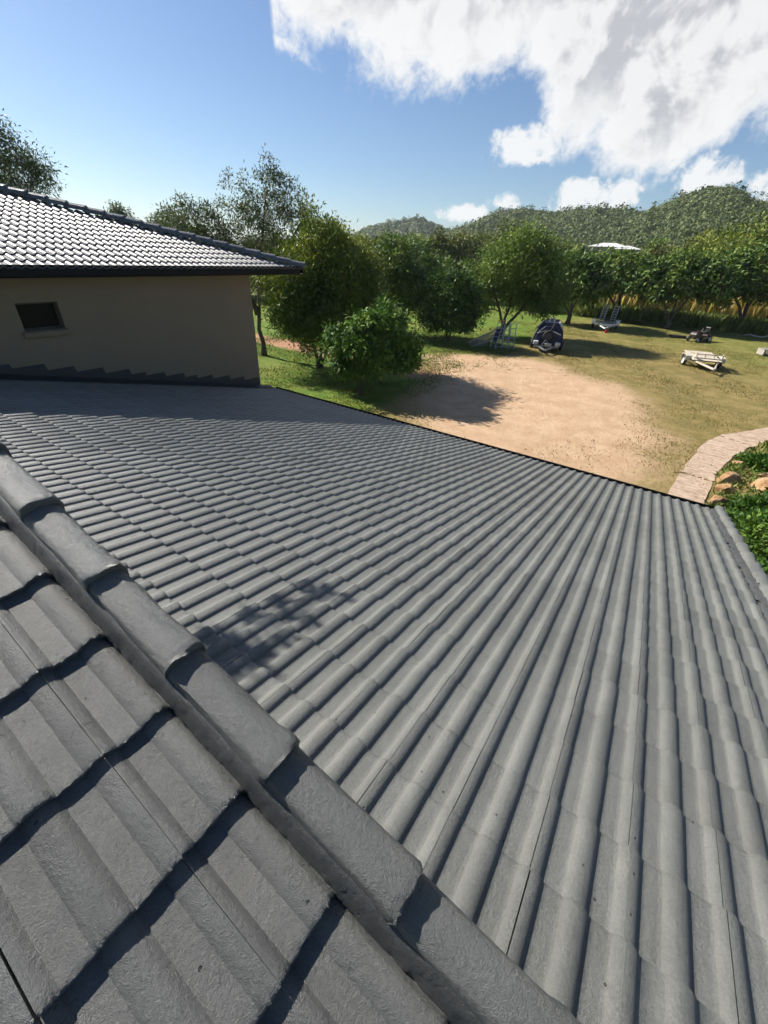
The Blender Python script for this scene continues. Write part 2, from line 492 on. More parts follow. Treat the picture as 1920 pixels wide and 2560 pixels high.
def ground_colour(n):
    """earth tones of the yard by place: sand wash, red track, dry grass, lawn"""
    P = pos(n)
    x, y, z = n.sep(P)
    w1 = n.noise(P, 0.22, 5, 0.6)
    w2 = n.noise(P, 1.1, 6, 0.65)
    w3 = n.noise(P, 6.0, 5, 0.7)
    st = n.vmath('MULTIPLY', P, (1.0, 2.2, 1.0))
    w4 = n.noise(st, 16.0, 4, 0.7)
    def ell(cx, cy, rx_, ry_, rot):
        c, s = math.cos(rot), math.sin(rot)
        dx = n.math('SUBTRACT', x, cx)
        dy = n.math('SUBTRACT', y, cy)
        u = n.math('DIVIDE', n.math('ADD', n.math('MULTIPLY', dx, c), n.math('MULTIPLY', dy, s)), rx_)
        v = n.math('DIVIDE', n.math('SUBTRACT', n.math('MULTIPLY', dy, c), n.math('MULTIPLY', dx, s)), ry_)
        return n.math('SQRT', n.math('ADD', n.math('MULTIPLY', u, u), n.math('MULTIPLY', v, v)))
    wob = n.math('ADD', n.math('MULTIPLY', n.math('SUBTRACT', w1, 0.5), 0.9), n.math('ADD', n.math('MULTIPLY', n.math('SUBTRACT', w2, 0.5), 0.35), n.math('MULTIPLY', n.math('SUBTRACT', w3, 0.5), 0.28)))
    sand_d = n.math('ADD', ell(-4.7, 19.8, 5.8, 9.4, R(14)), wob)
    sand2_d = n.math('ADD', ell(-8.6, 25.6, 5.0, 4.8, R(0)), wob)
    sd_ = n.math('MINIMUM', sand_d, sand2_d)
    sand = n.step(sd_, 1.12, 0.72)
    dry = n.step(sd_, 4.6, 1.9)
    track = n.math('MULTIPLY', n.step(n.math('ADD', n.math('ABSOLUTE', n.math('SUBTRACT', y, n.math('ADD', 21.9, n.math('MULTIPLY', n.math('ADD', x, 14.0), -0.03)))), n.math('MULTIPLY', wob, 1.2)), 1.3, 0.7), n.step(x, -11.5, -13.5))
    green_l = n.step(n.math('ADD', x, n.math('MULTIPLY', wob, 3.0)), -9.3, -11.2)
    grass_c = n.mix(n.step(w2, 0.35, 0.68), (0.085, 0.150, 0.018), (0.155, 0.215, 0.032))
    grass_c = n.mix(n.math('MULTIPLY', n.step(w1, 0.46, 0.62), n.math('SUBTRACT', 1.0, n.math('MULTIPLY', green_l, 0.6))), grass_c, (0.225, 0.205, 0.058))
    dry_c = n.mix(n.step(w2, 0.36, 0.66), (0.185, 0.150, 0.050), (0.285, 0.215, 0.085))
    dry_c = n.mix(n.math('MULTIPLY', n.step(n.noise(P, 0.8, 4, 0.6), 0.60, 0.72), 0.6), dry_c, (0.12, 0.155, 0.03))
    sand_c = n.mix(n.step(w2, 0.3, 0.7), (0.48, 0.315, 0.190), (0.585, 0.41, 0.265))
    sand_c = n.mix(n.math('MULTIPLY', n.step(w4, 0.52, 0.66), 0.45), sand_c, (0.30, 0.215, 0.105))
    red_c = n.mix(w2, (0.36, 0.185, 0.105), (0.46, 0.27, 0.17))
    c = n.mix(dry, grass_c, dry_c)
    far_green = n.math('MULTIPLY', n.step(n.math('ADD', y, n.math('MULTIPLY', wob, 5.0)), 33.0, 46.0), 0.7)
    c = n.mix(far_green, c, n.mix(n.step(w2, 0.35, 0.65), (0.135, 0.145, 0.030), (0.25, 0.205, 0.070)))
    c = n.mix(n.math('MULTIPLY', green_l, n.math('SUBTRACT', 1.0, sand)), c, grass_c)
    c = n.mix(sand, c, sand_c)
    c = n.mix(n.math('MULTIPLY', n.step(ell(-13.4, 21.6, 3.2, 1.6, 0), 1.25, 0.6), 0.8), c, red_c)
    c = n.mix(track, c, red_c)
    # grain of blades and crumbs
    gr = n.ramp(w4, [(0.28, 0.62), (0.72, 1.32)])
    c = n.mix(0.8, c, n.mix(1.0, c, gr, 'MULTIPLY'))
    return P, c, sand

mt, n, p = new_mat('yard_ground')
P, c, sand_m = ground_colour(n)
n.put(p.inputs['Base Color'], c)
p.inputs['Roughness'].default_value = 0.95
p.inputs['Specular IOR Level'].default_value = 0.15
hb = n.math('ADD', n.noise(P, 30.0, 5, 0.75), n.math('MULTIPLY', n.noise(P, 5.0, 4, 0.6), 1.2))
n.put(p.inputs['Normal'], n.bump(hb, 0.85, 0.06))
M['ground'] = mt

xs = np.concatenate([np.linspace(-1500, -60, 14), np.linspace(-50, 40, 91), np.linspace(60, 1500, 14)])
ys = np.concatenate([np.linspace(-600, -20, 8), np.linspace(-10, 80, 91), np.linspace(100, 2000, 16)])
GX, GY = np.meshgrid(xs, ys)
GZ = gz(GX, GY)
GZ = GZ + np.where((GY > 10) & (GY < 80) & (abs(GX) < 50), 0.05 * np.sin(GX * 0.7 + GY * 0.33) * np.sin(GY * 0.51 - GX * 0.2), 0)
V = np.stack([GX, GY, GZ], -1).reshape(-1, 3)
nx, ny = len(xs), len(ys)
ii = (np.arange(ny - 1)[:, None] * nx + np.arange(nx - 1)[None, :]).ravel()
Q = np.stack([ii, ii + 1, ii + 1 + nx, ii + nx], -1)
ground = tag(obj('ground', arrays_mesh('ground', V, Q, True), M['ground']), 'yard of sand, dry grass and lawn behind the house', kind='structure')

# ------------------------------------------------------------------ hills
HD = np.array([-math.sin(YAW), math.cos(YAW)])          # heading of the camera on the plan
HR = np.array([math.cos(YAW), math.sin(YAW)])
def polar(az_deg, dist):
    a = np.radians(az_deg)
    return np.multiply.outer(np.cos(a) * dist, HD) + np.multiply.outer(np.sin(a) * dist, HR) if np.ndim(a) == 0 else np.cos(a)[..., None] * np.asarray(dist)[..., None] * HD + np.sin(a)[..., None] * np.asarray(dist)[..., None] * HR

def smooth(t):
    t = np.clip(t, 0, 1)
    return t * t * (3 - 2 * t)

class Hill:
    def __init__(self, az_pts, el_pts, d_pts, base_pts, canopy):
        self.az, self.el, self.dd, self.bb, self.canopy = map(np.array, (az_pts, el_pts, d_pts, base_pts, canopy))
    def height(self, a, d):
        e = np.interp(a, self.az, self.el)
        D = np.interp(a, self.az, self.dd)
        B = np.interp(a, self.az, self.bb)
        top = 6.0 + D * np.tan(np.radians(e)) - self.canopy - 2.0
        z = 1.9 + top * smooth((d - B) / (D - B)) ** 0.9
        z = np.where(d > D, 1.9 + top * (1 - 0.85 * smooth((d - D) / (0.8 * D))), z)
        rel = smooth((d - B) / (D - B))
        return z + rel * (1.5 * np.sin(a * 0.31 + d * 0.021) + 1.2 * np.sin(a * 0.57 - d * 0.034))
    def mesh(self, name, a0, a1, na, d0, d1, nd):
        A = np.linspace(a0, a1, na)
        Dd = np.linspace(d0, d1, nd)
        AA, DD = np.meshgrid(A, Dd)
        XY = polar(AA.ravel(), DD.ravel())
        Zh = self.height(AA.ravel(), DD.ravel())
        ii = (np.arange(nd - 1)[:, None] * na + np.arange(na - 1)[None, :]).ravel()
        Q = np.stack([ii, ii + 1, ii + 1 + na, ii + na], -1)
        return arrays_mesh(name, np.column_stack([XY, Zh]), Q, True)

mt, n, p = new_mat('hill_scrub')
P = pos(n)
n.put(p.inputs['Base Color'], n.ramp(n.noise(P, 0.12, 6, 0.65), [(0.3, (0.040, 0.050, 0.020)), (0.7, (0.085, 0.085, 0.035))]))
p.inputs['Roughness'].default_value = 1.0
M['hill'] = mt

hill_main = Hill((-10, 4.0, 7.2, 9.7, 12.2, 14.3, 16.8, 19.6, 22.8, 26.4, 28.8, 30.8, 31.9, 33.7, 34.8, 36.1, 42, 60, 85), (0.6, 1.0, 2.3, 3.3, 4.1, 4.3, 4.2, 4.2, 4.1, 4.2, 4.9, 5.6, 5.9, 6.1, 5.6, 5.2, 5.0, 4.6, 3.0),
                 (520, 470, 440, 420, 400, 390, 385, 380, 370, 350, 330, 310, 300, 285, 280, 275, 260, 260, 260), (190, 180, 175, 170, 160, 155, 150, 145, 140, 135, 130, 125, 122, 120, 118, 116, 110, 110, 110), 1.8)
hill_far = Hill((-40, -12, -4.7, -3.4, -1.1, 1.6, 3.9, 5.8, 9.0, 14, 22), (0.5, 0.7, 1.5, 1.8, 2.6, 3.2, 3.4, 2.7, 2.0, 1.2, 0.6),
                (640,) * 11, (380,) * 11, 2.5)
h1 = tag(obj('hill', hill_main.mesh('hill', -10, 85, 96, 105, 560, 46), M['hill']), 'long wooded hill rising behind the yard', kind='structure')
h2 = tag(obj('hill', hill_far.mesh('hill_far', -40, 22, 63, 370, 900, 30), M['hill']), 'small far wooded hill between the trees', kind='structure')

def leaf_quads(C, D, U, L, W):
    """C base points, D direction, U side vector, all (n,3); L, W (n,) -> quads (diamonds)"""
    a = C
    b = C + D * (L * 0.45)[:, None] + U * (W * 0.5)[:, None]
    c = C + D * L[:, None]
    d_ = C + D * (L * 0.45)[:, None] - U * (W * 0.5)[:, None]
    return np.stack([a, b, c, d_], 1).reshape(-1, 3)

def unit(v):
    return v / np.maximum(np.linalg.norm(v, axis=-1, keepdims=True), 1e-9)

def forest(name, hill, n_crowns, a0, a1, d0, d1, rad, seed, label, quads=34):
    g = np.random.default_rng(seed)
    a = g.uniform(a0, a1, n_crowns * 3)
    dd = np.sqrt(g.uniform(d0 ** 2, d1 ** 2, n_crowns * 3))
    D = np.interp(a, hill.az, hill.dd)
    keep = dd < D * 1.06
    a, dd = a[keep][:n_crowns], dd[keep][:n_crowns]
    XY = polar(a, dd)
    Z0 = hill.height(a, dd)
    k = len(a)
    rr = g.uniform(0.6, 1.4, k) * rad * np.clip(dd / 260.0, 0.6, 1.2)
    tall = g.random(k) > 0.94
    hh = g.uniform(0.45, 1.0, k) * rad * 0.95
    q = quads
    th = g.uniform(0, 2 * np.pi, (k, q))
    cz = g.uniform(-0.35, 1.0, (k, q))
    s = np.sqrt(np.clip(1 - cz ** 2, 0, 1))
    r_ = g.uniform(0.7, 1.05, (k, q))
    px = XY[:, 0, None] + rr[:, None] * s * np.cos(th) * r_
    py = XY[:, 1, None] + rr[:, None] * s * np.sin(th) * r_
    hh = np.where(tall, hh * 1.9, hh)
    pz = Z0[:, None] + hh[:, None] * (0.7 + cz * r_)
    C = np.stack([px, py, pz], -1).reshape(-1, 3)
    nrm = np.stack([s * np.cos(th), s * np.sin(th), cz + 0.25], -1).reshape(-1, 3) + g.normal(0, 0.45, (k * q, 3))
    nrm = unit(nrm)
    t = unit(np.cross(nrm, g.normal(0, 1, (k * q, 3))))
    u = np.cross(nrm, t)
    L = (rr[:, None] * g.uniform(0.26, 0.56, (k, q))).ravel()
    V = leaf_quads(C - t * (L * 0.5)[:, None], t, u, L, L * 0.75)
    return tag(obj(name, quads_mesh(name, V, k * q), M['leaf_forest']), label, kind='stuff')

forest('forest', hill_main, 13000, 2, 54, 118, 460, 2.1, 11, 'mixed scrub forest covering the long hill')
forest('forest', hill_far, 1900, -16, 14, 380, 690, 3.2, 12, 'dark forest covering the small far hill', 36)

# ------------------------------------------------------------------ the house
PA, PB, PU = R(12.824), R(14.843), R(15.0)
G = 0.332                     # tile gauge
TW = 0.300                    # tile cover width
TT = 0.0225                    # step at each course
def basis(ax, ay):
    ax, ay = Vector(ax), Vector(ay)
    az_ = ax.cross(ay)
    return ax, ay, az_
A_AX = basis((1, 0, 0), (0, math.cos(PA), -math.sin(PA)))
B_AX = basis((0, -1, 0), (math.cos(PB), 0, -math.sin(PB)))
U_AX = basis((0, -1, 0), (math.cos(PU), 0, -math.sin(PU)))
A0 = Vector((-0.396, 1.123, 4.14)) - A_AX[2] * (TT + 0.0222)
B0 = Vector((-0.543, 0.069, 4.774)) - B_AX[2] * (TT + 0.0222)
U0 = Vector((-9.03, 9.45, 5.62))

PROF = [(0.0, 0.0222), (0.009, 0.0218), (0.018, 0.0200), (0.028, 0.0164), (0.036, 0.0117), (0.0425, 0.0066), (0.0465, 0.0026), (0.049, 0.0),
        (0.082, -0.0006), (0.113, 0.0), (0.1168, 0.0040), (0.1225, 0.0105), (0.131, 0.0170), (0.141, 0.0210), (0.15, 0.0222)]
def prof_pts(fine=1, a_max=TW):
    pts = PROF[:-1] + [(a + 0.15, h) for a, h in PROF]
    pts[-1] = (TW - 0.0022, 0.0221)
    if fine > 1:
        out = []
        for (a, h), (a2, h2) in zip(pts[:-1], pts[1:]):
            for k in range(fine):
                t = k / fine
                out.append((a + (a2 - a) * t, h + (h2 - h) * t))
        pts = out + [pts[-1]]
    if a_max < TW:
        pts = [q for q in pts if q[0] < a_max] + [(a_max, np.interp(a_max, [q[0] for q in pts], [q[1] for q in pts]))]
    return pts

def tile_arrays(fine=1, a_max=TW, a_min=0.0, hs=1.0, rows=(-0.075, 0.0, 0.16, 0.31, 0.327, 0.332), wob=0.0, seed=1):
    g = np.random.default_rng(seed)
    pts = [(q[0], q[1] * hs) for q in prof_pts(fine, a_max) if q[0] >= a_min]
    na = len(pts)
    V, Q = [], []
    def top(a, s, h):
        drop = 0.0 if s < 0.325 else (0.0012 if s < 0.330 else 0.0045)
        return h + TT * s / G - drop
    for s in rows:
        for a, h in pts:
            w_ = wob * g.normal() if s > 0.3 else 0.0
            V.append((a, s + w_, top(a, s, h)))
    nr = len(rows)
    # nose, down to just above the tile below
    for a, h in pts:
        V.append((a, G - 0.003, h - 0.002))
    for r_ in range(nr):
        for k in range(na - 1):
            i = r_ * na + k
            Q.append((i, i + 1, i + 1 + na, i + na))
    # both side edges
    b = len(V)
    for s in rows:
        V.append((pts[0][0], s, top(0, s, pts[0][1]) - 0.018))
        V.append((pts[-1][0], s, top(0, s, pts[-1][1]) - 0.018))
    for r_ in range(nr - 1):
        Q.append((r_ * na, (r_ + 1) * na, b + 2 * (r_ + 1), b + 2 * r_))
        Q.append((r_ * na + na - 1, b + 2 * r_ + 1, b + 2 * (r_ + 1) + 1, (r_ + 1) * na + na - 1))
    V = np.array(V)
    Q = np.array(Q)[:, ::-1] * 1
    # orient so that the upper faces look up (+z)
    p0, p1, p2 = V[Q[0][0]], V[Q[0][1]], V[Q[0][2]]
    if np.cross(p1 - p0, p2 - p0)[2] < 0: Q = Q[:, ::-1]
    return V, Q

def smooth_by_angle(me, ang=0.7):
    bm = bmesh.new()
    bm.from_mesh(me)
    for f in bm.faces: f.smooth = True
    for e in bm.edges:
        if len(e.link_faces) == 2 and e.calc_face_angle(0) > ang: e.smooth = False
    bm.to_mesh(me)
    bm.free()
    return me

def mat4(axes, o):
    mm = Matrix.Identity(4)
    for i in range(3):
        mm[i][0], mm[i][1], mm[i][2], mm[i][3] = axes[0][i], axes[1][i], axes[2][i], o[i]
    return mm

HOUSE_BASE = Vector((-9.65, 4.0, 0.0))
house = empty('house', HOUSE_BASE)
tag(house, 'grey tiled house with a low wing roof and beige upper storey', 'house')
def hpart(o):
    o.parent = house
    o.matrix_parent_inverse = Matrix.Translation(-HOUSE_BASE)
    return o

# --- lower wing roof (the large slope)
EAVE_S = 23 * G
def on_roof(O0, AX, a, s, h):
    return O0 + AX[0] * a + AX[1] * s + AX[2] * h
mb = MB()
mb.prism([on_roof(A0, A_AX, a, s, -0.03) for a, s in ((-9.25, -3 * G), (2.02, -3 * G), (2.02, EAVE_S - 0.05), (-9.25, EAVE_S - 0.05))], A_AX[2] * -0.04)
lower_roof = hpart(mb.build('lower_roof', M['sarking']))
lower_roof['label'] = 'large grey tiled slope running down to the black gutter'
near_me = smooth_by_angle(arrays_mesh('roof_tile', *tile_arrays(2, wob=0.0006)), 0.8)
near_cut = smooth_by_angle(arrays_mesh('roof_tile', *tile_arrays(2, a_max=0.20)), 0.8)
far_V, far_Q = tile_arrays(1, rows=(-0.06, 0.0, 0.32, 0.332))
farc_V, farc_Q = tile_arrays(1, a_max=0.20, rows=(-0.06, 0.0, 0.32, 0.332))
cells = []
for i in range(-2, 24):
    for j in range(-31, 7):
        c_ = on_roof(A0, A_AX, TW * j + 0.15, (i - 0.5) * G, 0)
        cells.append(((c_ - Vector(CAM)).length, i, j, c_))
def visible(c_, margin=0.12):
    q = np.array(c_) - CAM
    z = q @ fw
    if z < 0.1: return False
    u = 0.5 + 1016.59 * (q @ rt) / z / 1920 - 30.78 / 1920
    v = 0.5 - 1016.59 * (q @ up) / z / 2560
    return -margin < u < 1 + margin and -margin < v < 1 + margin
cells.sort(key=lambda t: (not visible(t[3], 0.03), t[0]))
VV, QQ, off = [], [], 0
for idx, (dist, i, j, c_) in enumerate(cells):
    jit = random.uniform(-0.0015, 0.0015)
    rz = random.uniform(-0.003, 0.003)
    o_ = on_roof(A0, A_AX, TW * j + jit, (i - 1) * G + random.uniform(-0.002, 0.002), random.uniform(0, 0.0012))
    mm = mat4(A_AX, o_) @ Matrix.Rotation(rz, 4, 'Z')
    if idx < 245:
        t = obj('roof_tile', near_cut if j == 6 else near_me, M['tile'], lower_roof)
        t.matrix_basis = mm
    else:
        v, q = (farc_V, farc_Q) if j == 6 else (far_V, far_Q)
        mm = np.array(mm)
        VV.append(v @ mm[:3, :3].T + mm[:3, 3])
        QQ.append(q + off)
        off += len(v)
far_tiles = obj('roof_tile', smooth_by_angle(arrays_mesh('far_tiles', np.concatenate(VV), np.concatenate(QQ)), 0.8), M['tile'], lower_roof)
tag(far_tiles, kind='stuff')

# --- verge caps: profile across (c) and height (h), swept along the slope; nose flares a little
def cap_arrays(prof, L, lift, flare, seed=0, n_s=7, wob=0.0015):
    g = np.random.default_rng(seed)
    S = [-0.05, 0.0, 0.10, 0.22, L - 0.075, L - 0.035, L - 0.008, L]
    c0 = sum(c for c, h in prof) / len(prof)
    V, Q = [], []
    k = len(prof)
    for s in S:
        f = 1.0 + flare * smooth((s - (L - 0.09)) / 0.07)
        dn_ = 0.004 if s >= L - 0.001 else 0.0
        for c, h in prof:
            hh = h * (1 + 0.35 * (f - 1)) + lift * s / L - dn_ * (1 if h > 0.05 else 0)
            V.append((c0 + (c - c0) * f + g.normal() * wob, s + g.normal() * wob * (1.5 if s == L else 0.4), hh + g.normal() * wob))
    nS = len(S)
    # thick nose
    b = len(V)
    for c, h in prof:
        f = 1 + flare
        V.append((c0 + (c - c0) * (f * 0.80), L - 0.004, h - 0.026))
    Q = []
    for r_ in range(nS):
        for i in range(k - 1):
            p_ = r_ * k + i
            Q.append((p_, p_ + 1, p_ + 1 + k, p_ + k))
    V = np.array(V)
    Q = np.array(Q)
    mid = Q[2 * (k - 1) + (k - 1) // 2]
    p0, p1, p2 = V[mid[0]], V[mid[1]], V[mid[2]]
    if np.cross(p1 - p0, p2 - p0)[2] < 0: Q = Q[:, ::-1]
    return V, Q

# right-hand verge of the lower wing (c = x, along the slope = y)
prof_r = [(1.905, 0.030), (1.915, 0.062), (1.945, 0.078), (1.985, 0.080), (2.02, 0.066), (2.038, 0.03), (2.042, -0.04), (2.042, -0.12)]
CG = 0.385
for k in range(22):
    s0 = EAVE_S + 0.02 - (k + 1) * CG
    v, q = cap_arrays(prof_r, CG, 0.034, 0.16, 100 + k, wob=0.0035)
    o = obj('verge_cap', smooth_by_angle(arrays_mesh('verge_cap', v, q), 0.9), M['tile'], lower_roof)
    o.matrix_basis = mat4(A_AX, on_roof(A0, A_AX, 0, s0, 0))
def mortar_strip(O0, AX, poly, s0, s1, step, amp, seed, name, parent, matl):
    """ragged bedding: cross-section poly swept along the slope with uneven edges"""
    g = np.random.default_rng(seed)
    S = np.arange(s0, s1, step)
    k = len(poly)
    V, Q = [], []
    wv = np.zeros(k)
    for s in S:
        wv = 0.55 * wv + g.normal(0, amp, k)
        for i, (c, h) in enumerate(poly):
            V.append(tuple(on_roof(O0, AX, c + wv[i] * (1.0 if i in (0, k - 1) else 0.5), s, h + wv[(i + 1) % k] * 0.5)))
    for r_ in range(len(S) - 1):
        for i in range(k - 1):
            p_ = r_ * k + i
            Q.append((p_, p_ + k, p_ + 1 + k, p_ + 1))
    me = arrays_mesh(name, V, Q, True)
    return obj(name, me, matl, parent)
mortar_strip(A0, A_AX, [(1.835, 0.026), (1.852, 0.040), (1.87, 0.046), (1.90, 0.052), (1.925, 0.062)], -2 * G, EAVE_S - 0.02, 0.025, 0.0105, 5, 'mortar', lower_roof, M['mortar'])

# gutter and fascia along the eave of the lower wing
e0 = on_roof(A0, A_AX, 0, EAVE_S, 0)
mb = MB()
gy, gzz = e0.y, e0.z
gprof = [(-0.03, 0.005), (-0.03, -0.11), (0.15, -0.115), (0.175, -0.09), (0.18, 0.045), (0.165, 0.05), (0.16, 0.03), (0.155, -0.088), (0.13, -0.10), (-0.02, -0.10), (-0.024, 0.005)]
mb.prism([(-9.66, gy + a - 0.03, gzz + b - 0.022) for a, b in gprof], (11.22, 0, 0))
hpart(mb.build('gutter', M['gutter']))
mb = MB()
mb.box((-4.05, gy - 0.085, gzz - 0.12), (11.2, 0.03, 0.22))
hpart(mb.build('fascia', M['gutter']))
mb = MB()
mb.box((-4.1, gy - 0.62, (gzz - 0.2) / 2), (11.0, 0.2, gzz - 0.2))
mb.box((1.3, (gy - 0.72 + 0.46) / 2, (gzz - 0.25) / 2), (0.2, gy - 0.72 - 0.46, gzz - 0.25))
hpart(mb.build('wall', M['wall']))

# --- near roof
mb = MB()
mb.prism([on_roof(B0, B_AX, a, s, -0.03) for a, s in ((-0.24, -8.5 * G), (1.7, -8.5 * G), (1.7, 3.9 * G), (-0.24, 3.9 * G))], B_AX[2] * -0.05)
near_roof = hpart(mb.build('near_roof', M['sarking']))
near_roof['label'] = 'steep near slope of large grey tiles under the viewer'
hero = smooth_by_angle(arrays_mesh('roof_tile', *tile_arrays(3, hs=1.12, wob=0.0012, seed=3)), 0.8)
hero_cut = smooth_by_angle(arrays_mesh('roof_tile', *tile_arrays(3, a_min=0.062, hs=1.12, wob=0.0012, seed=4)), 0.8)
for i in range(-7, 4):
    for j in range(-1, 5):
        o_ = on_roof(B0, B_AX, TW * j + random.uniform(-0.002, 0.002), (i - 1) * G + random.uniform(-0.003, 0.003), random.uniform(0, 0.002))
        t = obj('roof_tile', hero_cut if j == -1 else hero, M['tile_near'], near_roof)
        t.matrix_basis = mat4(B_AX, o_) @ Matrix.Rotation(random.uniform(-0.004, 0.004), 4, 'Z')
# caps on its verge: here c runs towards the lower wing (world +y)
BV_AX = (Vector((0, 1, 0)), B_AX[1], B_AX[2])
prof_b = [(0.284, 0.080), (0.2855, 0.106), (0.290, 0.120), (0.301, 0.129), (0.320, 0.134), (0.344, 0.1365), (0.368, 0.135), (0.387, 0.129), (0.401, 0.115), (0.408, 0.092), (0.411, 0.05), (0.411, -0.06)]
CB = 0.4165
base_pt = Vector((0, 0, B0.z)) + B_AX[2] * 0
def cap_origin(k):
    # nose k stands at x = -1.726 + 0.404 k
    xn = -1.726 + 0.404 * k
    s = (xn - B0.x) / math.cos(PB)
    return Vector((B0.x, 0, B0.z)) + B_AX[1] * (s - CB)
for k in range(-4, 7):
    v, q = cap_arrays(prof_b, CB, 0.026, 0.08, 200 + k + 5, wob=0.0020)
    o = obj('verge_cap', smooth_by_angle(arrays_mesh('verge_cap', v, q), 0.9), M['tile_near'], near_roof)
    o.matrix_basis = mat4(BV_AX, cap_origin(k))
mo = Vector((B0.x, 0, B0.z))
mortar_strip(mo, BV_AX, [(0.254, 0.012), (0.260, 0.036), (0.266, 0.060), (0.274, 0.088), (0.294, 0.106), (0.33, 0.110)], -7.5 * G, 3.2 * G, 0.009, 0.0013, 9, 'mortar', near_roof, M['mortar'])
mb = MB()
mb.prism([(-3.3, 0.36, 5.50), (0.75, 0.36, 4.42), (0.75, 0.36, 4.18), (-3.3, 0.36, 4.22)], (0, 0.03, 0))
hpart(mb.build('barge_board', M['gutter']))

# --- upper storey: wall, window, eaves and roof
WX = -9.65
WY0, WY1 = -4.0, 8.10
ZT = 5.44
win = (2.86, 3.48, 4.96, 5.42)          # y0, y1, z0, z1 of the small window
mb = MB()
wy0, wy1, wz0, wz1 = 2.87, 3.53, 4.56, 5.02
T = 0.22
for (a, b, c, d_) in ((WY0, wy0, 0.0, ZT), (wy1, WY1, 0.0, ZT), (wy0, wy1, 0.0, wz0), (wy0, wy1, wz1, ZT)):
    mb.box((WX - T / 2, (a + b) / 2, (c + d_) / 2), (T, b - a, d_ - c))
mb.box((-15.4, WY1 - T / 2 + 0.001, ZT / 2), (11.0, T, ZT))
mb.box((-20.9, 2.0, ZT / 2), (T, 12.0, ZT))
mb.box((-15.4, WY0 + T / 2, ZT / 2), (11.0, T, ZT))
wall = hpart(mb.build('wall', M['wall']))
wnd = hpart(MB().box((WX - 0.15, (wy0 + wy1) / 2, (wz0 + wz1) / 2), (0.01, wy1 - wy0 - 0.06, wz1 - wz0 - 0.06)).build('window', M['glass']))
fr = MB()
for (cy, cz_, sy, sz) in (((wy0 + wy1) / 2, wz0 + 0.018, wy1 - wy0, 0.036), ((wy0 + wy1) / 2, wz1 - 0.018, wy1 - wy0, 0.036), (wy0 + 0.018, (wz0 + wz1) / 2, 0.036, wz1 - wz0 - 0.072), (wy1 - 0.018, (wz0 + wz1) / 2, 0.036, wz1 - wz0 - 0.072)):
    fr.box((WX - 0.145, cy, cz_), (0.04, sy, sz))
fr.build('window_frame', M['frame'], wnd)
MB().box((WX + 0.0, (wy0 + wy1) / 2, wz0 - 0.045), (0.14, wy1 - wy0 + 0.10, 0.09), Matrix.Rotation(R(10), 3, 'Y')).build('window_sill', M['wall'], wnd, 0.008)
# eaves
UE = -9.05                     # outer gutter line
mb = MB()
mb.box((-9.37, 2.4, ZT + 0.004), (0.56, 13.9, 0.012))
mb.box((-15.2, 8.72, ZT + 0.004), (11.1, 1.2, 0.012))
hpart(mb.build('soffit', M['soffit']))
mb = MB()
gp = [(0.0, 0.0), (0.0, -0.17), (-0.015, -0.19), (-0.10, -0.19), (-0.10, -0.02), (-0.09, -0.02), (-0.09, -0.175), (-0.02, -0.175), (-0.012, -0.16), (-0.012, -0.02), (-0.02, 0.0)]
mb.prism([(UE + a, -4.6, 5.625 + b) for a, b in gp], (0, 13.96, 0))
mb.prism([(UE + 0.002, 9.36 + a + 0.1, 5.623 + b) for a, b in gp], (-12.3, 0, 0))
hpart(mb.build('gutter', M['gutter']))
# roof body (hipped): south-east slope, hip end and the two slopes behind
EX0, EX1, EY1, EY0 = UE - 0.03, -21.3, 9.43, -4.6
RX = (EX0 + EX1) / 2
half = EX0 - RX
ZE = 5.55
ZR = ZE + half * math.tan(PU)
p_e0, p_e1, p_e2, p_e3 = (EX0, EY0, ZE), (EX0, EY1, ZE), (EX1, EY1, ZE), (EX1, EY0, ZE)
p_r0, p_r1 = (RX, EY0 + half, ZR), (RX, EY1 - half, ZR)
body = mesh_from('upper_roof', [p_e0, p_e1, p_e2, p_e3, p_r0, p_r1], [(0, 1, 5, 4), (1, 2, 5), (2, 3, 4, 5), (3, 0, 4), (3, 2, 1, 0)])
upper_roof = hpart(obj('upper_roof', body, M['tile_upper']))
upper_roof['label'] = 'hipped tiled roof of the upper storey glinting in the sun'
U0 = Vector((EX0 + 0.03, EY1 + 0.06, ZE + 0.012))
VV, QQ, off = [], [], 0
uV, uQ = tile_arrays(1, hs=1.4, rows=(-0.05, 0.0, 0.32, 0.332))
n_course = int(half / math.cos(PU) / G) + 1
for i in range(n_course):
    for j in range(0, 48):
        o_ = on_roof(U0, U_AX, TW * j, -(i + 1) * G, 0)
        dx = EX0 - o_.x
        if o_.y - 0.30 > EY1 - dx + 0.35 or o_.y < EY0 + dx: continue
        o_ = o_ + U_AX[0] * random.uniform(-0.002, 0.002) + U_AX[2] * random.uniform(0, 0.002)
        mm = np.array(mat4(U_AX, o_))
        VV.append(uV @ mm[:3, :3].T + mm[:3, 3])
        QQ.append(uQ + off)
        off += len(uV)
me = arrays_mesh('upper_tiles', np.concatenate(VV), np.concatenate(QQ))
bm = bmesh.new()
bm.from_mesh(me)
bmesh.ops.bisect_plane(bm, geom=bm.verts[:] + bm.edges[:] + bm.faces[:], plane_co=p_e1, plane_no=Vector((-1, 1, 0)).normalized(), clear_outer=True)
bm.to_mesh(me)
bm.free()
ut = obj('roof_tile', smooth_by_angle(me, 0.8), M['tile_upper'], upper_roof)
tag(ut, kind='stuff')
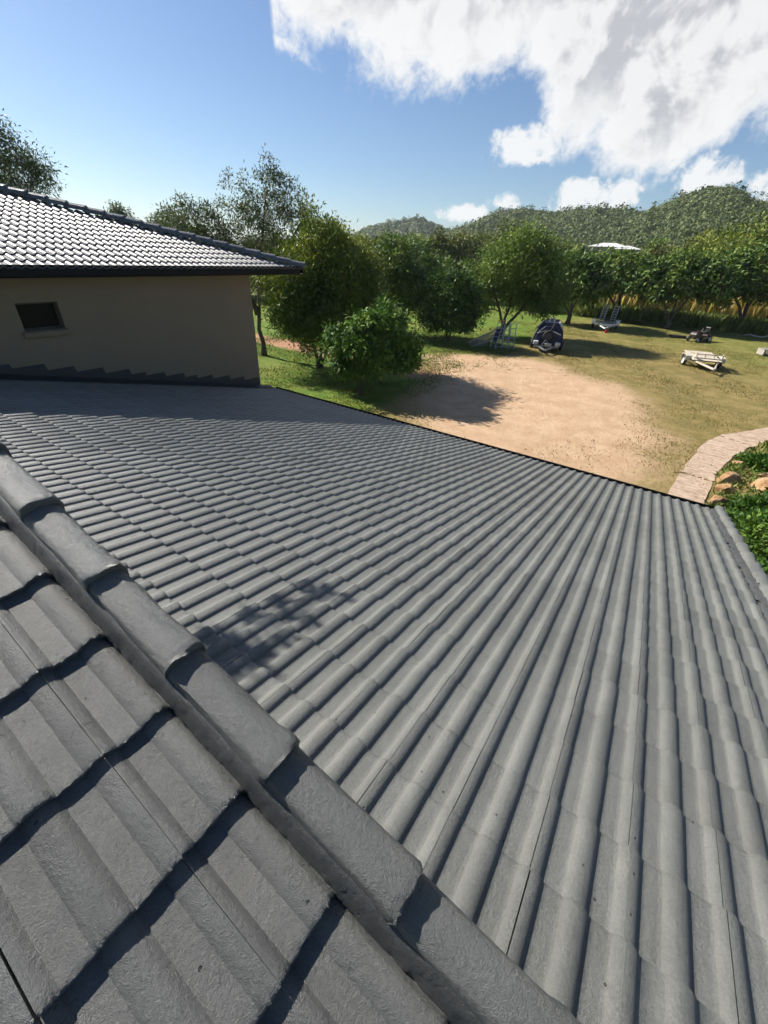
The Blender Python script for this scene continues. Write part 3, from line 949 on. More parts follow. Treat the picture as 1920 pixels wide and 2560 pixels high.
# caps up the hip
hip_dir = (Vector(p_r1) - Vector(p_e1))
hip_len = hip_dir.length
hip_dir.normalize()
h_ax = Vector((1, -1, 0)).normalized()
HIP_AX = (h_ax, -hip_dir, h_ax.cross(-hip_dir))
if HIP_AX[2].z < 0: HIP_AX = (-h_ax, -hip_dir, (-h_ax).cross(-hip_dir))
prof_h = [(-0.125, -0.01), (-0.118, 0.045), (-0.07, 0.085), (0.0, 0.105), (0.07, 0.085), (0.118, 0.045), (0.125, -0.01)]
k = 0
while (k + 1) * 0.40 < hip_len + 0.2:
    v, q = cap_arrays(prof_h, 0.40, 0.03, 0.05, 300 + k)
    o = obj('hip_cap', smooth_by_angle(arrays_mesh('hip_cap', v, q), 0.9), M['tile_upper'], upper_roof)
    o.matrix_basis = mat4(HIP_AX, Vector(p_e1) + hip_dir * ((k + 1) * 0.40 - 0.10) + Vector((0, 0, 0.06)))
    k += 1
# stepped flashing where the lower slope meets the wall: one folded piece per step
def a_z(y):
    return A0.z - (y - A0.y) * math.tan(PA)
ysx = [0.8]
while ysx[-1] < WY1 - 0.1: ysx.append(min(ysx[-1] + random.choice((0.44, 0.48, 0.52, 0.34)), WY1))
for ya, yb in zip(ysx[:-1], ysx[1:]):
    zt = a_z(ya) + 0.20
    poly = [(WX + 0.004, ya - 0.03, zt), (WX + 0.004, yb + 0.0, zt + 0.004), (WX + 0.004, yb + 0.03, zt - 0.11), (WX + 0.004, yb + 0.03, a_z(yb) + 0.0), (WX + 0.004, ya - 0.03, a_z(ya) + 0.0)]
    hpart(MB().prism(poly, (0.006 + 0.002 * random.random(), 0, 0)).build('flashing_step', M['flashing']))
mb = MB()
mb.prism([(WX + 0.013, 0.5, a_z(0.5) + 0.10), (WX + 0.17, 0.5, a_z(0.5) + 0.045), (WX + 0.17, 0.5, a_z(0.5) + 0.04), (WX + 0.013, 0.5, a_z(0.5) + 0.09)], A_AX[1] * (7.95 / math.cos(PA)))
hpart(mb.build('apron_flashing', M['flashing']))

# ------------------------------------------------------------------ trees
def tree(name, label, base, lobes, stems, leaf, bark, n_leaf=40, size=(0.14, 0.05), cr=0.45, droop=0.3, seed=1, group=None, cat='tree',
         trunk_r=0.12, upright=0.25, branch_r=0.03, fold=0.6, flat=0.75, twig=0.85, shell=0.4, parts=True):
    """lobes: (right, depth, height, rx, ry, rz, clusters) about the base, 'right' and 'depth' as seen from the house;
    stems: polylines (right, depth, height) from the ground up"""
    g = np.random.default_rng(seed)
    b = np.array([base[0], base[1], float(gz(base[0], base[1]))])
    q = b[:2] / np.linalg.norm(b[:2])
    ex = np.array([q[1], -q[0], 0])
    ey = np.array([q[0], q[1], 0])
    ez = np.array([0, 0, 1.0])
    Bm = np.stack([ex, ey, ez])
    root = empty(name, tuple(b))
    tag(root, label, cat, group)
    # skeleton
    nodes, rads = [], []
    tm = MB()
    for st in stems:
        pts = np.array(st, float)
        t = np.linspace(0, 1, 9)
        tt = np.linspace(0, 1, len(pts))
        sm = np.stack([np.interp(t, tt, pts[:, i]) for i in range(3)], -1)
        sm[1:-1] += g.normal(0, 0.02 * max(1.0, sm[-1, 2] / 3), (7, 3)) * (1, 1, 0.2)
        rr = trunk_r * (1 - 0.72 * t) * (1.0 if len(stems) == 1 else 0.75)
        rr[0] *= 1.35
        tm.tube(sm @ Bm, list(rr), 8)
        for k in range(3, 9):
            nodes.append(sm[k])
            rads.append(rr[k])
    C = []
    for (cx, cy, cz, rx_, ry_, rz_, nc) in lobes:
        u = unit(g.normal(0, 1, (nc, 3)))
        r_ = g.uniform(0, 1, nc) ** shell
        P = np.array([cx, cy, cz]) + u * r_[:, None] * np.array([rx_, ry_, rz_]) * (1 + 0.18 * np.sin(5 * u[:, :1] + 3 * u[:, 1:2] * 2 + seed))
        P = P + u * (g.random((nc, 1)) < 0.22) * g.uniform(0.1, 0.34, (nc, 1)) * np.array([rx_, ry_, rz_])
        C.append(P[P[:, 2] > 0.35])
    C = np.concatenate(C)
    # branches reach for the clusters
    order = np.argsort(np.linalg.norm(C - np.array(nodes[-1]), axis=1))
    for ci in order:
        if g.random() > twig: continue
        c = C[ci]
        na = np.array(nodes)
        dist = np.linalg.norm(na - c, axis=1) + 0.6 * np.maximum(0, na[:, 2] - c[2])
        k = int(np.argmin(dist))
        a = na[k]
        L = np.linalg.norm(c - a)
        if L < 0.12: continue
        r0 = min(rads[k] * 0.7, branch_r + 0.012 * L)
        m1 = a + (c - a) * 0.35 + np.array([0, 0, 0.10 * L]) + g.normal(0, 0.05 * L, 3)
        m2 = a + (c - a) * 0.7 + np.array([0, 0, 0.06 * L]) + g.normal(0, 0.05 * L, 3)
        tm.tube(np.array([a, m1, m2, c]) @ Bm, [r0, r0 * 0.75, r0 * 0.5, r0 * 0.22], 5, False)
        nodes += [m1, m2]
        rads += [r0 * 0.75, r0 * 0.5]
    tr_ = tm.build('trunk', bark, root, smooth=True)
    # leaves
    k = len(C)
    nl = int(n_leaf * 1.6)
    off_ = g.normal(0, 1, (k, nl, 3)) * cr * np.array([1, 1, flat]) * g.uniform(0.6, 1.25, (k, 1, 1))
    P = (C[:, None, :] + off_).reshape(-1, 3)
    D = unit(off_.reshape(-1, 3)) * 0.8 + g.normal(0, 0.6, (k * nl, 3)) + np.array([0, 0, upright - droop])
    D = unit(D)
    S = unit(np.cross(D, g.normal(0, 0.5, (k * nl, 3)) + np.array([0, 0, 1.0])))
    L = size[0] * g.uniform(0.65, 1.25, k * nl)
    W = size[1] * g.uniform(0.7, 1.25, k * nl)
    keep = P[:, 2] > min(0.9, 0.3 * C[:, 2].max() - 0.5) * 0.9
    V = leaf_quads(P[keep], D[keep], S[keep], L[keep], W[keep]) @ Bm
    obj('crown', quads_mesh('crown', V, int(keep.sum())), leaf, root)
    return root

# nearest three in the lawn beyond the gutter
tree('mango_tree', 'small leafy green tree standing alone nearest the roof edge', (-12.05, 16.29),
     [(0.4, 0, 2.3, 1.35, 1.2, 0.8, 36), (1.25, 0, 3.35, 0.8, 0.8, 0.7, 24), (0.2, 0, 3.0, 0.75, 0.8, 0.55, 16), (-1.0, 0, 2.3, 0.65, 0.8, 0.6, 16), (2.05, 0.1, 2.3, 0.7, 0.8, 0.7, 20), (1.95, 0, 1.45, 0.6, 0.7, 0.4, 11), (-0.95, 0, 1.35, 0.6, 0.6, 0.4, 11), (0.5, -0.4, 1.5, 0.9, 0.6, 0.4, 12)],
     [[(0, 0, 0), (0.05, 0, 0.6), (0.15, 0, 1.2), (0.35, 0, 2.0)]], M['leaf_mango'], M['bark'], 70, (0.25, 0.085), 0.22, 0.55, 21, trunk_r=0.09, upright=0.15)
tree('bottlebrush_tree', 'tall golden green bushy tree with several dark stems', (-16.91, 18.68),
     [(0.3, 0, 4.6, 2.5, 2.2, 2.3, 190), (2.1, 0.2, 4.0, 1.6, 1.8, 1.9, 95), (-1.3, 0, 3.4, 1.2, 1.5, 1.9, 80), (0.5, 0, 6.0, 1.3, 1.4, 1.0, 46), (-0.2, -0.4, 2.3, 1.9, 1.2, 0.9, 46)],
     [[(0, 0, 0), (-0.05, 0, 0.5), (-0.35, 0, 1.5), (-0.7, 0, 3.2), (-0.6, 0.1, 4.6)], [(0.05, 0, 0.0), (0.15, 0, 0.6), (0.1, 0.2, 2.0), (0.5, 0.2, 4.8)], [(0.1, 0.05, 0.05), (0.45, 0, 0.9), (1.2, 0, 2.4), (2.0, 0.1, 4.0)]],
     M['leaf_gold'], M['bark'], 92, (0.21, 0.075), 0.33, 0.15, 22, trunk_r=0.15, upright=0.35)
tree('gum_tree', 'tall open tree with thin leaves behind the upper roof corner', (-21.71, 18.75),
     [(0.9, 0, 7.5, 2.3, 2.0, 1.8, 120), (-1.6, 0, 6.7, 1.9, 1.5, 1.3, 70), (-3.5, 0, 7.3, 1.3, 0.9, 0.7, 26), (-2.9, 0, 6.0, 1.0, 0.9, 0.7, 16), (2.9, 0, 7.0, 1.1, 1.0, 1.4, 32), (0.6, 0, 5.3, 2.6, 2.0, 1.4, 84), (1.2, 0, 9.1, 0.8, 0.7, 0.6, 16), (0.3, 0, 4.0, 1.6, 1.4, 1.0, 24)],
     [[(0, 0, 0), (0.0, 0, 1.2), (-0.12, 0, 2.6), (0.1, 0, 4.2), (0.5, 0, 6.0), (0.9, 0, 8.2)], [(-0.1, 0, 2.4), (-0.6, 0.1, 3.8), (-1.5, 0.2, 5.4), (-3.0, 0.2, 7.0)], [(0.05, 0, 3.6), (0.9, -0.2, 4.8), (1.9, -0.2, 6.0), (2.8, 0, 7.2)]],
     M['leaf_sparse'], M['bark'], 34, (0.19, 0.065), 0.19, 0.35, 23, trunk_r=0.21, twig=1.0, branch_r=0.025)
# trees further back, across the yard
tree('shade_tree', 'dense dark tree half hidden behind the golden green one', (-19.2, 31.4),
     [(-1.0, 0, 4.3, 2.4, 2.2, 2.0, 120), (1.0, 0, 3.0, 1.3, 1.6, 1.6, 55), (-1.2, 0, 5.7, 1.4, 1.4, 0.8, 36)],
     [[(0, 0, 0), (-0.1, 0, 1.0), (-0.6, 0, 2.2), (-1.0, 0, 4.0)], [(0.1, 0, 0), (0.4, 0, 1.2), (1.0, 0, 2.8)]], M['leaf_mango_far'], M['bark'], 60, (0.28, 0.11), 0.40, 0.4, 24, trunk_r=0.17)
tree('round_tree', 'round dark bushy tree left of the leaning ladders', (-14.81, 31.11),
     [(0.15, 0, 2.7, 1.85, 1.8, 1.7, 130), (0.0, 0, 3.7, 1.2, 1.2, 0.9, 40), (0.9, -0.2, 1.6, 1.1, 1.2, 0.9, 40), (-0.9, 0, 1.7, 0.9, 1.0, 0.9, 26)],
     [[(0, 0, 0), (0.0, 0, 0.7), (0.1, 0, 1.6), (0.1, 0, 2.8)], [(0.05, 0, 0.1), (0.4, 0, 0.9), (0.9, 0, 2.0)]], M['leaf_dark'], M['bark'], 66, (0.24, 0.095), 0.33, 0.3, 25, trunk_r=0.13)
tree('willow_tree', 'broad pale green tree with spreading limbs above the ladders', (-12.55, 36.68),
     [(-0.6, 0, 4.9, 2.5, 2.3, 1.6, 115), (1.6, 0, 5.2, 2.1, 2.2, 1.6, 100), (0.8, 0, 6.5, 1.6, 1.6, 0.9, 50), (2.9, 0, 3.3, 1.3, 1.7, 1.5, 55), (-2.1, 0, 3.0, 1.1, 1.5, 1.3, 42), (0.6, 0.9, 3.0, 2.4, 1.0, 0.9, 34)],
     [[(0, 0, 0), (0.0, 0, 0.9), (-0.4, 0, 1.8), (-1.2, 0, 3.4), (-1.6, 0, 4.8)], [(0.05, 0, 0.2), (0.15, 0, 1.2), (0.3, 0.1, 2.8), (0.5, 0.1, 4.8)], [(0.1, 0, 0.3), (0.7, 0, 1.4), (1.7, 0, 2.8), (2.6, 0, 4.2)]],
     M['leaf_willow'], M['bark'], 66, (0.28, 0.09), 0.40, 0.45, 26, trunk_r=0.20, twig=1.0, shell=0.33)
# row of mango trees along the far side of the yard
def mango(i, base, w, h, label, seed, lean=0.0, low=1.5, dens=1.0):
    k = w / 4.0
    tree('mango_tree', label, base,
         [(lean * 0.6, 0, h * 0.68, 2.5 * k, 2.3, h * 0.24, int(120 * dens)), (lean - 1.7 * k, 0, h * 0.60, 1.5 * k, 1.8, h * 0.20, int(60 * dens)), (lean + 1.7 * k, 0, h * 0.62, 1.5 * k, 1.8, h * 0.21, int(60 * dens)),
          (lean, 0, h * 0.86, 1.7 * k, 1.6, h * 0.12, int(46 * dens)), (lean - 0.6 * k, -0.9, h * 0.48, 1.3 * k, 1.0, h * 0.10, int(16 * dens))],
         [[(0, 0, 0), (0.05, 0, low * 0.5), (lean * 0.3 - 0.3, 0, low), (lean - 1.0 * k, 0, h * 0.55)], [(0.08, 0, 0.05), (0.15, 0, low * 0.5), (lean * 0.35 + 0.35, 0, low * 1.05), (lean + 1.1 * k, 0, h * 0.57)], [(0.02, 0.05, 0.1), (0.1, 0.1, low * 0.7), (lean * 0.5, 0.2, h * 0.65)]],
         M['leaf_mango_far'], M['bark'], 30, (0.44, 0.18), 0.34, 0.55, seed, group='row of mango trees across the yard', trunk_r=0.26, upright=0.1, branch_r=0.05)
mango(0, (-9.9, 48.2), 4.0, 6.0, 'mango tree with a forked trunk behind the blue trailer', 31, -0.6, 1.4)
mango(1, (-6.6, 55.0), 5.0, 6.3, 'mango tree directly behind the white trailer with raised ramps', 32, -1.3, 1.7)
mango(2, (-1.6, 53.0), 5.6, 6.5, 'low spreading mango tree with a leaning trunk behind the mower', 33, -0.3, 1.2, 1.15)
mango(3, (4.0, 55.8), 5.6, 7.2, 'mango tree with a thick bare trunk above the fallen pale branch', 34, -0.7, 2.2)
mango(4, (9.6, 55.0), 6.0, 7.5, 'rightmost mango tree cut by the picture edge', 35, -0.5, 1.8)
# taller trees behind the row and along the flat
def backdrop(name, label, az_, dist, h, wdt, leaf, seed, group='trees beyond the yard', dens=1.0, sz=0.5):
    xy = polar(az_, dist)
    g = np.random.default_rng(seed + 900)
    j = lambda k_: g.uniform(-k_, k_)
    tree(name, label, (float(xy[0]), float(xy[1])),
         [(j(0.1) * wdt, 0, h * (0.58 + j(0.05)), wdt * 0.46, wdt * 0.5, h * 0.26, int(60 * dens)), (wdt * (0.26 + j(0.1)), 0, h * (0.72 + j(0.12)), wdt * (0.28 + j(0.07)), wdt * 0.35, h * 0.18, int(32 * dens)), (-wdt * (0.28 + j(0.1)), 0, h * (0.66 + j(0.12)), wdt * (0.28 + j(0.07)), wdt * 0.35, h * 0.18, int(32 * dens)),
          (j(0.2) * wdt, 0, h * 0.88, wdt * 0.18, wdt * 0.2, h * 0.12, int(16 * dens)), (j(0.2) * wdt, 0, h * 0.3, wdt * 0.4, wdt * 0.35, h * 0.2, int(24 * dens))],
         [[(0, 0, 0), (0.1, 0, h * 0.3), (0.0, 0, h * 0.55), (0.1, 0, h * 0.85)]], leaf, M['bark_grey'], 34, (sz, sz * 0.4), sz * 1.0, 0.3, seed, group, trunk_r=0.22, twig=0.6, branch_r=0.04)
bd = [(-1.5, 60, 6.6, 6.0, 'leaf_olive', 'grey green tree just right of the golden green crown'), (1.6, 64, 7.2, 6.5, 'leaf_mango_far', 'broad leafy tree second right of the golden green crown'),
      (4.4, 58, 6.8, 6.0, 'leaf_mango_far', 'broad leafy tree with reddish tips above the round bush'), (7.0, 66, 7.6, 6.0, 'leaf_olive', 'olive tree rising behind the round bush'),
      (9.6, 86, 7.9, 7.0, 'leaf_olive', 'olive tree left of the pale green crown top'), (2.8, 92, 7.4, 7.5, 'leaf_olive', 'pale olive tree under the far hill crest'),
      (6.2, 96, 7.2, 7.0, 'leaf_dark', 'dark tree in the gap between the two hills'), (14.2, 74, 9.2, 5.5, 'leaf_olive', 'feathery tree poking above the pale green crown'),
      (-3.6, 78, 6.9, 7.0, 'leaf_gold', 'yellow green tree behind the golden green crown'), (18.0, 82, 7.4, 7.0, 'leaf_olive', 'olive tree behind the mango row beside the pale crown'),
      (20.2, 90, 6.6, 7.0, 'leaf_gold', 'yellow green tree left of the white roofed house'), (30.0, 84, 7.6, 7.0, 'leaf_willow', 'light green tree right of the white roofed house'),
      (32.0, 78, 7.8, 8.0, 'leaf_olive', 'wide olive tree above the mango row'), (34.6, 74, 9.0, 8.0, 'leaf_gold', 'tall yellow green tree at the foot of the hill'),
      (37.6, 66, 10.6, 9.0, 'leaf_gold', 'tallest yellow green tree at the right picture edge'), (11.8, 104, 7.6, 8.0, 'leaf_olive', 'far olive tree under the hill slope')]
for i, (a_, d_, h_, w_, l_, lab) in enumerate(bd):
    backdrop('broad_tree', lab, a_, d_, h_, w_, M[l_], 50 + i, sz=0.42 + 0.004 * (d_ - 58))
# behind the upper roof
tree('gum_tree', 'tall dark gum tree leaning over the upper roof', tuple(polar(-37.2, 44.0)),
     [(0.3, 0, 9.3, 2.5, 2.2, 2.1, 105), (-2.2, 0, 9.0, 2.2, 2.0, 1.9, 50), (2.0, 0, 10.2, 1.3, 1.2, 0.8, 28), (1.3, 0, 8.0, 1.5, 1.4, 0.9, 30), (0.4, 0, 11.6, 1.1, 1.1, 0.8, 22)],
     [[(0, 0, 0), (-0.3, 0, 2.5), (-0.2, 0, 5.0), (0.1, 0, 7.5), (0.3, 0, 10.5)], [(-0.1, 0, 5.0), (0.8, 0, 6.6), (1.6, 0, 8.6), (2.2, 0, 10.2)], [(-0.2, 0, 4.5), (-1.2, 0, 6.5), (-2.2, 0, 9.2)]],
     M['leaf_gum'], M['bark_pale'], 40, (0.30, 0.085), 0.42, 0.5, 71, trunk_r=0.26, twig=1.0)
for i, (a_, d_, h_, w_, lab) in enumerate([(-28.6, 95, 10.6, 4.0, 'small far gum showing above the middle of the hip'), (-24.6, 100, 9.6, 7.0, 'first low tree above the hip line'),
                                            (-22.6, 82, 9.0, 6.0, 'rounded tree above the hip line left of the open tall tree'), (-20.2, 64, 7.0, 6.0, 'low olive tree behind the open tall tree'), (-15.0, 60, 6.2, 7.0, 'bushy olive tree seen through the open tall tree'),
                                            (-11.6, 52, 6.4, 6.0, 'dark bushy tree behind the bare trunk')]):
    backdrop('broad_tree', lab, a_, d_, h_, w_, M['leaf_gum' if i < 3 else 'leaf_olive'], 80 + i, 'trees behind the upper roof', sz=0.5)

# a tall gum up-sun of the roof whose outer spray throws the soft shadow on the large slope
tree('gum_tree', 'tall gum tree standing up-sun beside the house', (-7.5, -6.0),
     [(0, 0, 8.0, 1.5, 1.5, 1.6, 40), (3.93, -5.38, 7.5, 0.07, 0.03, 0.02, 3), (4.16, -5.46, 7.5, 0.07, 0.03, 0.02, 5), (4.40, -5.52, 7.5, 0.05, 0.03, 0.02, 2), (4.66, -5.61, 7.5, 0.05, 0.03, 0.02, 2), (4.92, -5.68, 7.5, 0.04, 0.03, 0.02, 2)],
     [[(0, 0, 0), (0.2, 0, 3), (0.0, 0, 6), (0.1, 0, 8.5)], [(0.0, 0, 5.0), (1.4, -1.9, 6.6), (2.9, -3.9, 7.4), (4.2, -5.6, 7.5)]], M['leaf_gum'], M['bark_pale'], 15, (0.12, 0.045), 0.04, 0.4, 95, trunk_r=0.16, branch_r=0.008)

# ------------------------------------------------------------------ low growth
def scatter_blades(name, label, n_, region, hgt, wid, lean, matl, seed, clump=1):
    g = np.random.default_rng(seed)
    xy = region(g, n_)
    if clump > 1:
        xy = np.repeat(xy, clump, 0) + g.normal(0, 0.12, (len(xy) * clump, 2))
    k = len(xy)
    C = np.column_stack([xy, gz(xy[:, 0], xy[:, 1])])
    D = unit(np.column_stack([g.normal(0, lean, k), g.normal(0, lean, k), np.ones(k)]))
    S = unit(np.cross(D, np.column_stack([g.normal(0, 1, k), g.normal(0, 1, k), np.zeros(k)])))
    V = leaf_quads(C, D, S, hgt * g.uniform(0.5, 1.25, k), wid * g.uniform(0.6, 1.4, k))
    return tag(obj(name, quads_mesh(name, V, k), matl), label, kind='stuff')
def strip(x0, x1, y0, y1, clumpy=0.0):
    def f(g, n_):
        X_ = g.uniform(x0, x1, n_ * 3)
        Y_ = g.uniform(y0, y1, n_ * 3)
        keep = np.sin(X_ * 1.3 + Y_ * 0.7) + np.sin(X_ * 0.47 - Y_ * 1.1 + 2) + g.normal(0, 0.5, n_ * 3) > clumpy
        keep &= ((X_ + 5.2) / 5.4) ** 2 + ((Y_ - 21.0) / 8.2) ** 2 > g.uniform(0.5, 1.3, n_ * 3)
        return np.column_stack([X_, Y_])[keep][:n_]
    return f
scatter_blades('tall_grass', 'tall dry yellow grass standing behind the mango trunks', 14000, strip(-18, 18, 60.0, 70, -1.4), 3.5, 0.17, 0.20, M['dry_grass'], 61)
scatter_blades('weeds', 'dark green weeds growing under the mango row', 13000, strip(-18, 16, 54.5, 60.5, -1.0), 1.2, 0.17, 0.35, M['weeds'], 62)
scatter_blades('grass', 'dry grass tufts dotting the sand and yard', 12000, strip(-15, 8, 12, 46, -0.1), 0.09, 0.028, 0.7, M['tuft'], 63, 3)
scatter_blades('grass', 'green grass tufts of the lawn', 12000, strip(-26, -9.5, 11, 36, -0.6), 0.12, 0.035, 0.6, M['weeds'], 64, 3)

# ------------------------------------------------------------------ path, rocks and garden bed
mt, n, p = new_mat('path_stone')
P = pos(n)
st = n.vmath('MULTIPLY', P, (1.6, 5.0, 1.0))
a = n.noise(st, 2.2, 6, 0.68, 0.6)
b = n.noise(P, 9.0, 5, 0.65)
c = n.ramp(a, [(0.30, (0.17, 0.115, 0.075)), (0.47, (0.40, 0.29, 0.205)), (0.72, (0.56, 0.44, 0.335))])
n.put(p.inputs['Base Color'], n.mix(n.math('MULTIPLY', n.step(b, 0.55, 0.72), 0.5), c, (0.27, 0.2, 0.13)))
p.inputs['Roughness'].default_value = 0.9
n.put(p.inputs['Normal'], n.bump(n.math('ADD', a, n.math('MULTIPLY', b, 0.5)), 0.8, 0.05))
M['path'] = mt
# inner and outer edge of the curving path, from the house outwards
outer = [(0.92, 11.6), (1.1, 13.0), (1.34, 14.7), (1.62, 17.2), (2.05, 20.1), (2.66, 21.5), (3.2, 22.1), (4.55, 24.5), (6.65, 26.4)]
inner = [(2.05, 11.4), (2.15, 12.8), (2.26, 14.3), (2.55, 17.3), (3.28, 19.75), (3.75, 20.9), (4.08, 21.8), (5.6, 23.6), (7.4, 25.2)]
def resample(pts, n_):
    pts = np.array(pts, float)
    t = np.linspace(0, 1, len(pts))
    T_ = np.linspace(0, 1, n_)
    for _ in range(1):
        k_ = np.array([np.interp(T_, t, pts[:, i]) for i in range(2)]).T
    for _ in range(3):
        k_[1:-1] = 0.25 * k_[:-2] + 0.5 * k_[1:-1] + 0.25 * k_[2:]
    return [tuple(q) for q in k_]
outer_f, inner_f = resample(outer, 25), resample(inner, 25)
outer_c, inner_c = outer, inner
path = tag(obj('path', mesh_from('path', [(x_, y_, float(gz(x_, y_)) + 0.006) for x_, y_ in outer_f + inner_f[::-1]], [(k, k + 1, 48 - k, 49 - k) for k in range(24)]), simple('path_bed', (0.20, 0.14, 0.085), 0.95)), 'curving stone slab path beside the garden bed', kind='structure')
bm = bmesh.new()
bm.from_mesh(path.data)
bmesh.ops.recalc_face_normals(bm, faces=bm.faces)
bm.to_mesh(path.data)
bm.free()
cuts_ = [0, 8, 15, 24]
for k, (c0_, c1_) in enumerate(zip(cuts_[:-1], cuts_[1:])):
    g = np.random.default_rng(400 + k)
    top_, bot_ = [np.array(q) for q in outer_f[c0_:c1_ + 1]], [np.array(q) for q in inner_f[c0_:c1_ + 1]]
    ring = []
    for A_, B_ in ((top_, None), ([top_[-1] + (bot_[-1] - top_[-1]) * t for t in np.linspace(0.15, 0.85, 5)], None), (bot_[::-1], None), ([bot_[0] + (top_[0] - bot_[0]) * t for t in np.linspace(0.15, 0.85, 5)], None)):
        ring += list(A_)
    fine_r = []
    for q, q2 in zip(ring, ring[1:] + ring[:1]):
        fine_r += [q, (q + q2) / 2]
    cen = sum(ring) / len(ring)
    poly = [cen + (q - cen) * (1 - 0.055 / max(0.4, np.linalg.norm(q - cen))) + g.normal(0, 0.035, 2) for q in fine_r]
    m_ = MB()
    m_.prism([(q[0], q[1], float(gz(q[0], q[1]))) for q in poly], (0, 0, 0.04 + g.uniform(0, 0.015)))
    m_.build('slab', M['path'], path, 0.0)

mt, n, p = new_mat('sandstone_rock')
P = pos(n)
a = n.noise(P, 3.0, 6, 0.65)
b = n.noise(P, 14.0, 5, 0.65)
c = n.ramp(a, [(0.3, (0.16, 0.08, 0.035)), (0.5, (0.34, 0.19, 0.085)), (0.7, (0.46, 0.33, 0.2))])
n.put(p.inputs['Base Color'], n.mix(n.math('MULTIPLY', n.step(b, 0.5, 0.7), 0.4), c, (0.36, 0.29, 0.2)))
p.inputs['Roughness'].default_value = 0.95
n.put(p.inputs['Normal'], n.bump(b, 0.9, 0.05))
M['rock'] = mt
def rock(x_, y_, r_, sq, seed, label, rz=0.0):
    g = np.random.default_rng(seed)
    bm = bmesh.new()
    bmesh.ops.create_icosphere(bm, subdivisions=3, radius=1.0)
    cuts = unit(g.normal(0, 1, (14, 3)))
    cd_ = g.uniform(0.42, 0.8, 14)
    for v in bm.verts:
        q = np.array(v.co)
        for c_, d_ in zip(cuts, cd_):
            e = q @ c_ - d_
            if e > 0: q = q - c_ * e * 0.97
        q = q * (1 + 0.05 * math.sin(7 * q[0] + 5 * q[1] + seed))
        v.co = q * np.array([r_, r_ * sq[0], r_ * sq[1]])
    me = bpy.data.meshes.new('rock')
    bm.to_mesh(me)
    bm.free()
    o = obj('boulder', me, M['rock'])
    o.location = (x_, y_, float(gz(x_, y_)) + r_ * sq[1] * 0.18)
    o.rotation_euler = (0, 0, rz)
    return tag(o, label, 'rock', 'sandstone boulders edging the garden bed')
rocks = [(2.62, 14.75, 0.46, (0.7, 0.55), 'flat orange boulder touching the gutter corner in view'), (2.72, 15.75, 0.42, (0.8, 0.6), 'brown boulder at the bend of the path edge'),
         (2.86, 16.65, 0.40, (0.9, 0.75), 'upright tan boulder beside the middle path slab'), (3.74, 16.75, 0.48, (0.8, 0.8), 'pale tan boulder lower of two in the garden bed'),
         (4.02, 17.75, 0.50, (0.8, 0.7), 'orange boulder upper of two in the garden bed'), (3.25, 18.55, 0.30, (0.8, 0.5), 'small rusty boulder by the path joint'), (4.3, 15.2, 0.30, (0.8, 0.6), 'small boulder sunk in the leafy ground cover'),
         (4.9, 19.6, 0.45, (0.8, 0.6), 'boulder high in the bed near the picture edge'), (3.7, 11.9, 0.24, (0.9, 0.7), 'little pale stone low in the shaded leaves')]
for k, (x_, y_, r_, sq, lab) in enumerate(rocks):
    rock(x_, y_, r_, sq, 500 + k, lab, random.uniform(0, 3))

def shrub(label, x_, y_, rx_, ry_, h_, n_, matl, seed, size=(0.16, 0.075), name='shrub'):
    g = np.random.default_rng(seed)
    z0 = float(gz(x_, y_))
    root = empty(name, (x_, y_, z0))
    tag(root, label, 'shrub', 'shrubs of the garden bed')
    u = unit(g.normal(0, 1, (n_, 3)))
    u[:, 2] = np.abs(u[:, 2])
    r_ = g.uniform(0.45, 1.0, n_) ** 0.6
    lump = 1 + 0.22 * np.sin(u[:, 0] * 6 + seed) * np.sin(u[:, 1] * 5 + 1.3 * seed)
    P_ = u * (r_ * lump)[:, None] * np.array([rx_, ry_, h_])
    D_ = unit(u * 0.8 + g.normal(0, 0.6, (n_, 3)) + np.array([0, 0, 0.1]))
    S_ = unit(np.cross(D_, g.normal(0, 0.4, (n_, 3)) + np.array([0, 0, 1.0])))
    V = leaf_quads(P_, D_, S_, size[0] * g.uniform(0.6, 1.3, n_), size[1] * g.uniform(0.7, 1.3, n_))
    obj('foliage', quads_mesh('foliage', V, n_), matl, root)
    m_ = MB()
    for k in range(7):
        e = u[k] * np.array([rx_, ry_, h_]) * 0.8
        m_.tube([(0, 0, -0.02), tuple(e * 0.5 + np.array([0, 0, 0.08])), tuple(e)], [0.018, 0.012, 0.005], 5, False)
    m_.build('stems', M['bark'], root)
    return root
shrub('lush green shrub along the right verge of the roof', 3.7, 12.6, 1.25, 1.7, 0.95, 5200, M['leaf_cover'], 601)
shrub('low green shrub between the flat orange boulder and the roof corner', 3.6, 14.6, 0.85, 0.75, 0.50, 2600, M['leaf_cover'], 602)
shrub('leafy clump between the two tan boulders', 4.5, 16.2, 0.75, 0.8, 0.55, 1900, M['leaf_cover'], 603)
shrub('small green clump beside the path joint', 3.75, 18.9, 0.55, 0.6, 0.32, 1100, M['leaf_cover'], 604)
shrub('green clump near the far end of the path bed', 4.75, 20.9, 0.6, 0.6, 0.35, 1000, M['leaf_cover'], 605)
shrub('shaded shrub low beside the roof verge', 3.3, 9.8, 1.0, 1.6, 0.9, 3600, M['leaf_cover'], 606)
shrub('wide shrub at the right picture edge beyond the verge', 5.6, 13.6, 1.3, 1.7, 1.1, 4200, M['leaf_cover'], 607)
def bed_region(g, n_):
    t = g.uniform(0, 1, n_)
    yy = 8 + t * 16
    x0 = np.interp(yy, [q[1] for q in inner], [q[0] for q in inner]) + 0.15
    return np.column_stack([x0 + g.uniform(0, 1, n_) ** 1.3 * 4.0, yy])
scatter_blades('ground_cover', 'mixed weeds and dry stalks covering the garden bed', 5200, bed_region, 0.26, 0.07, 0.8, M['weeds'], 65)

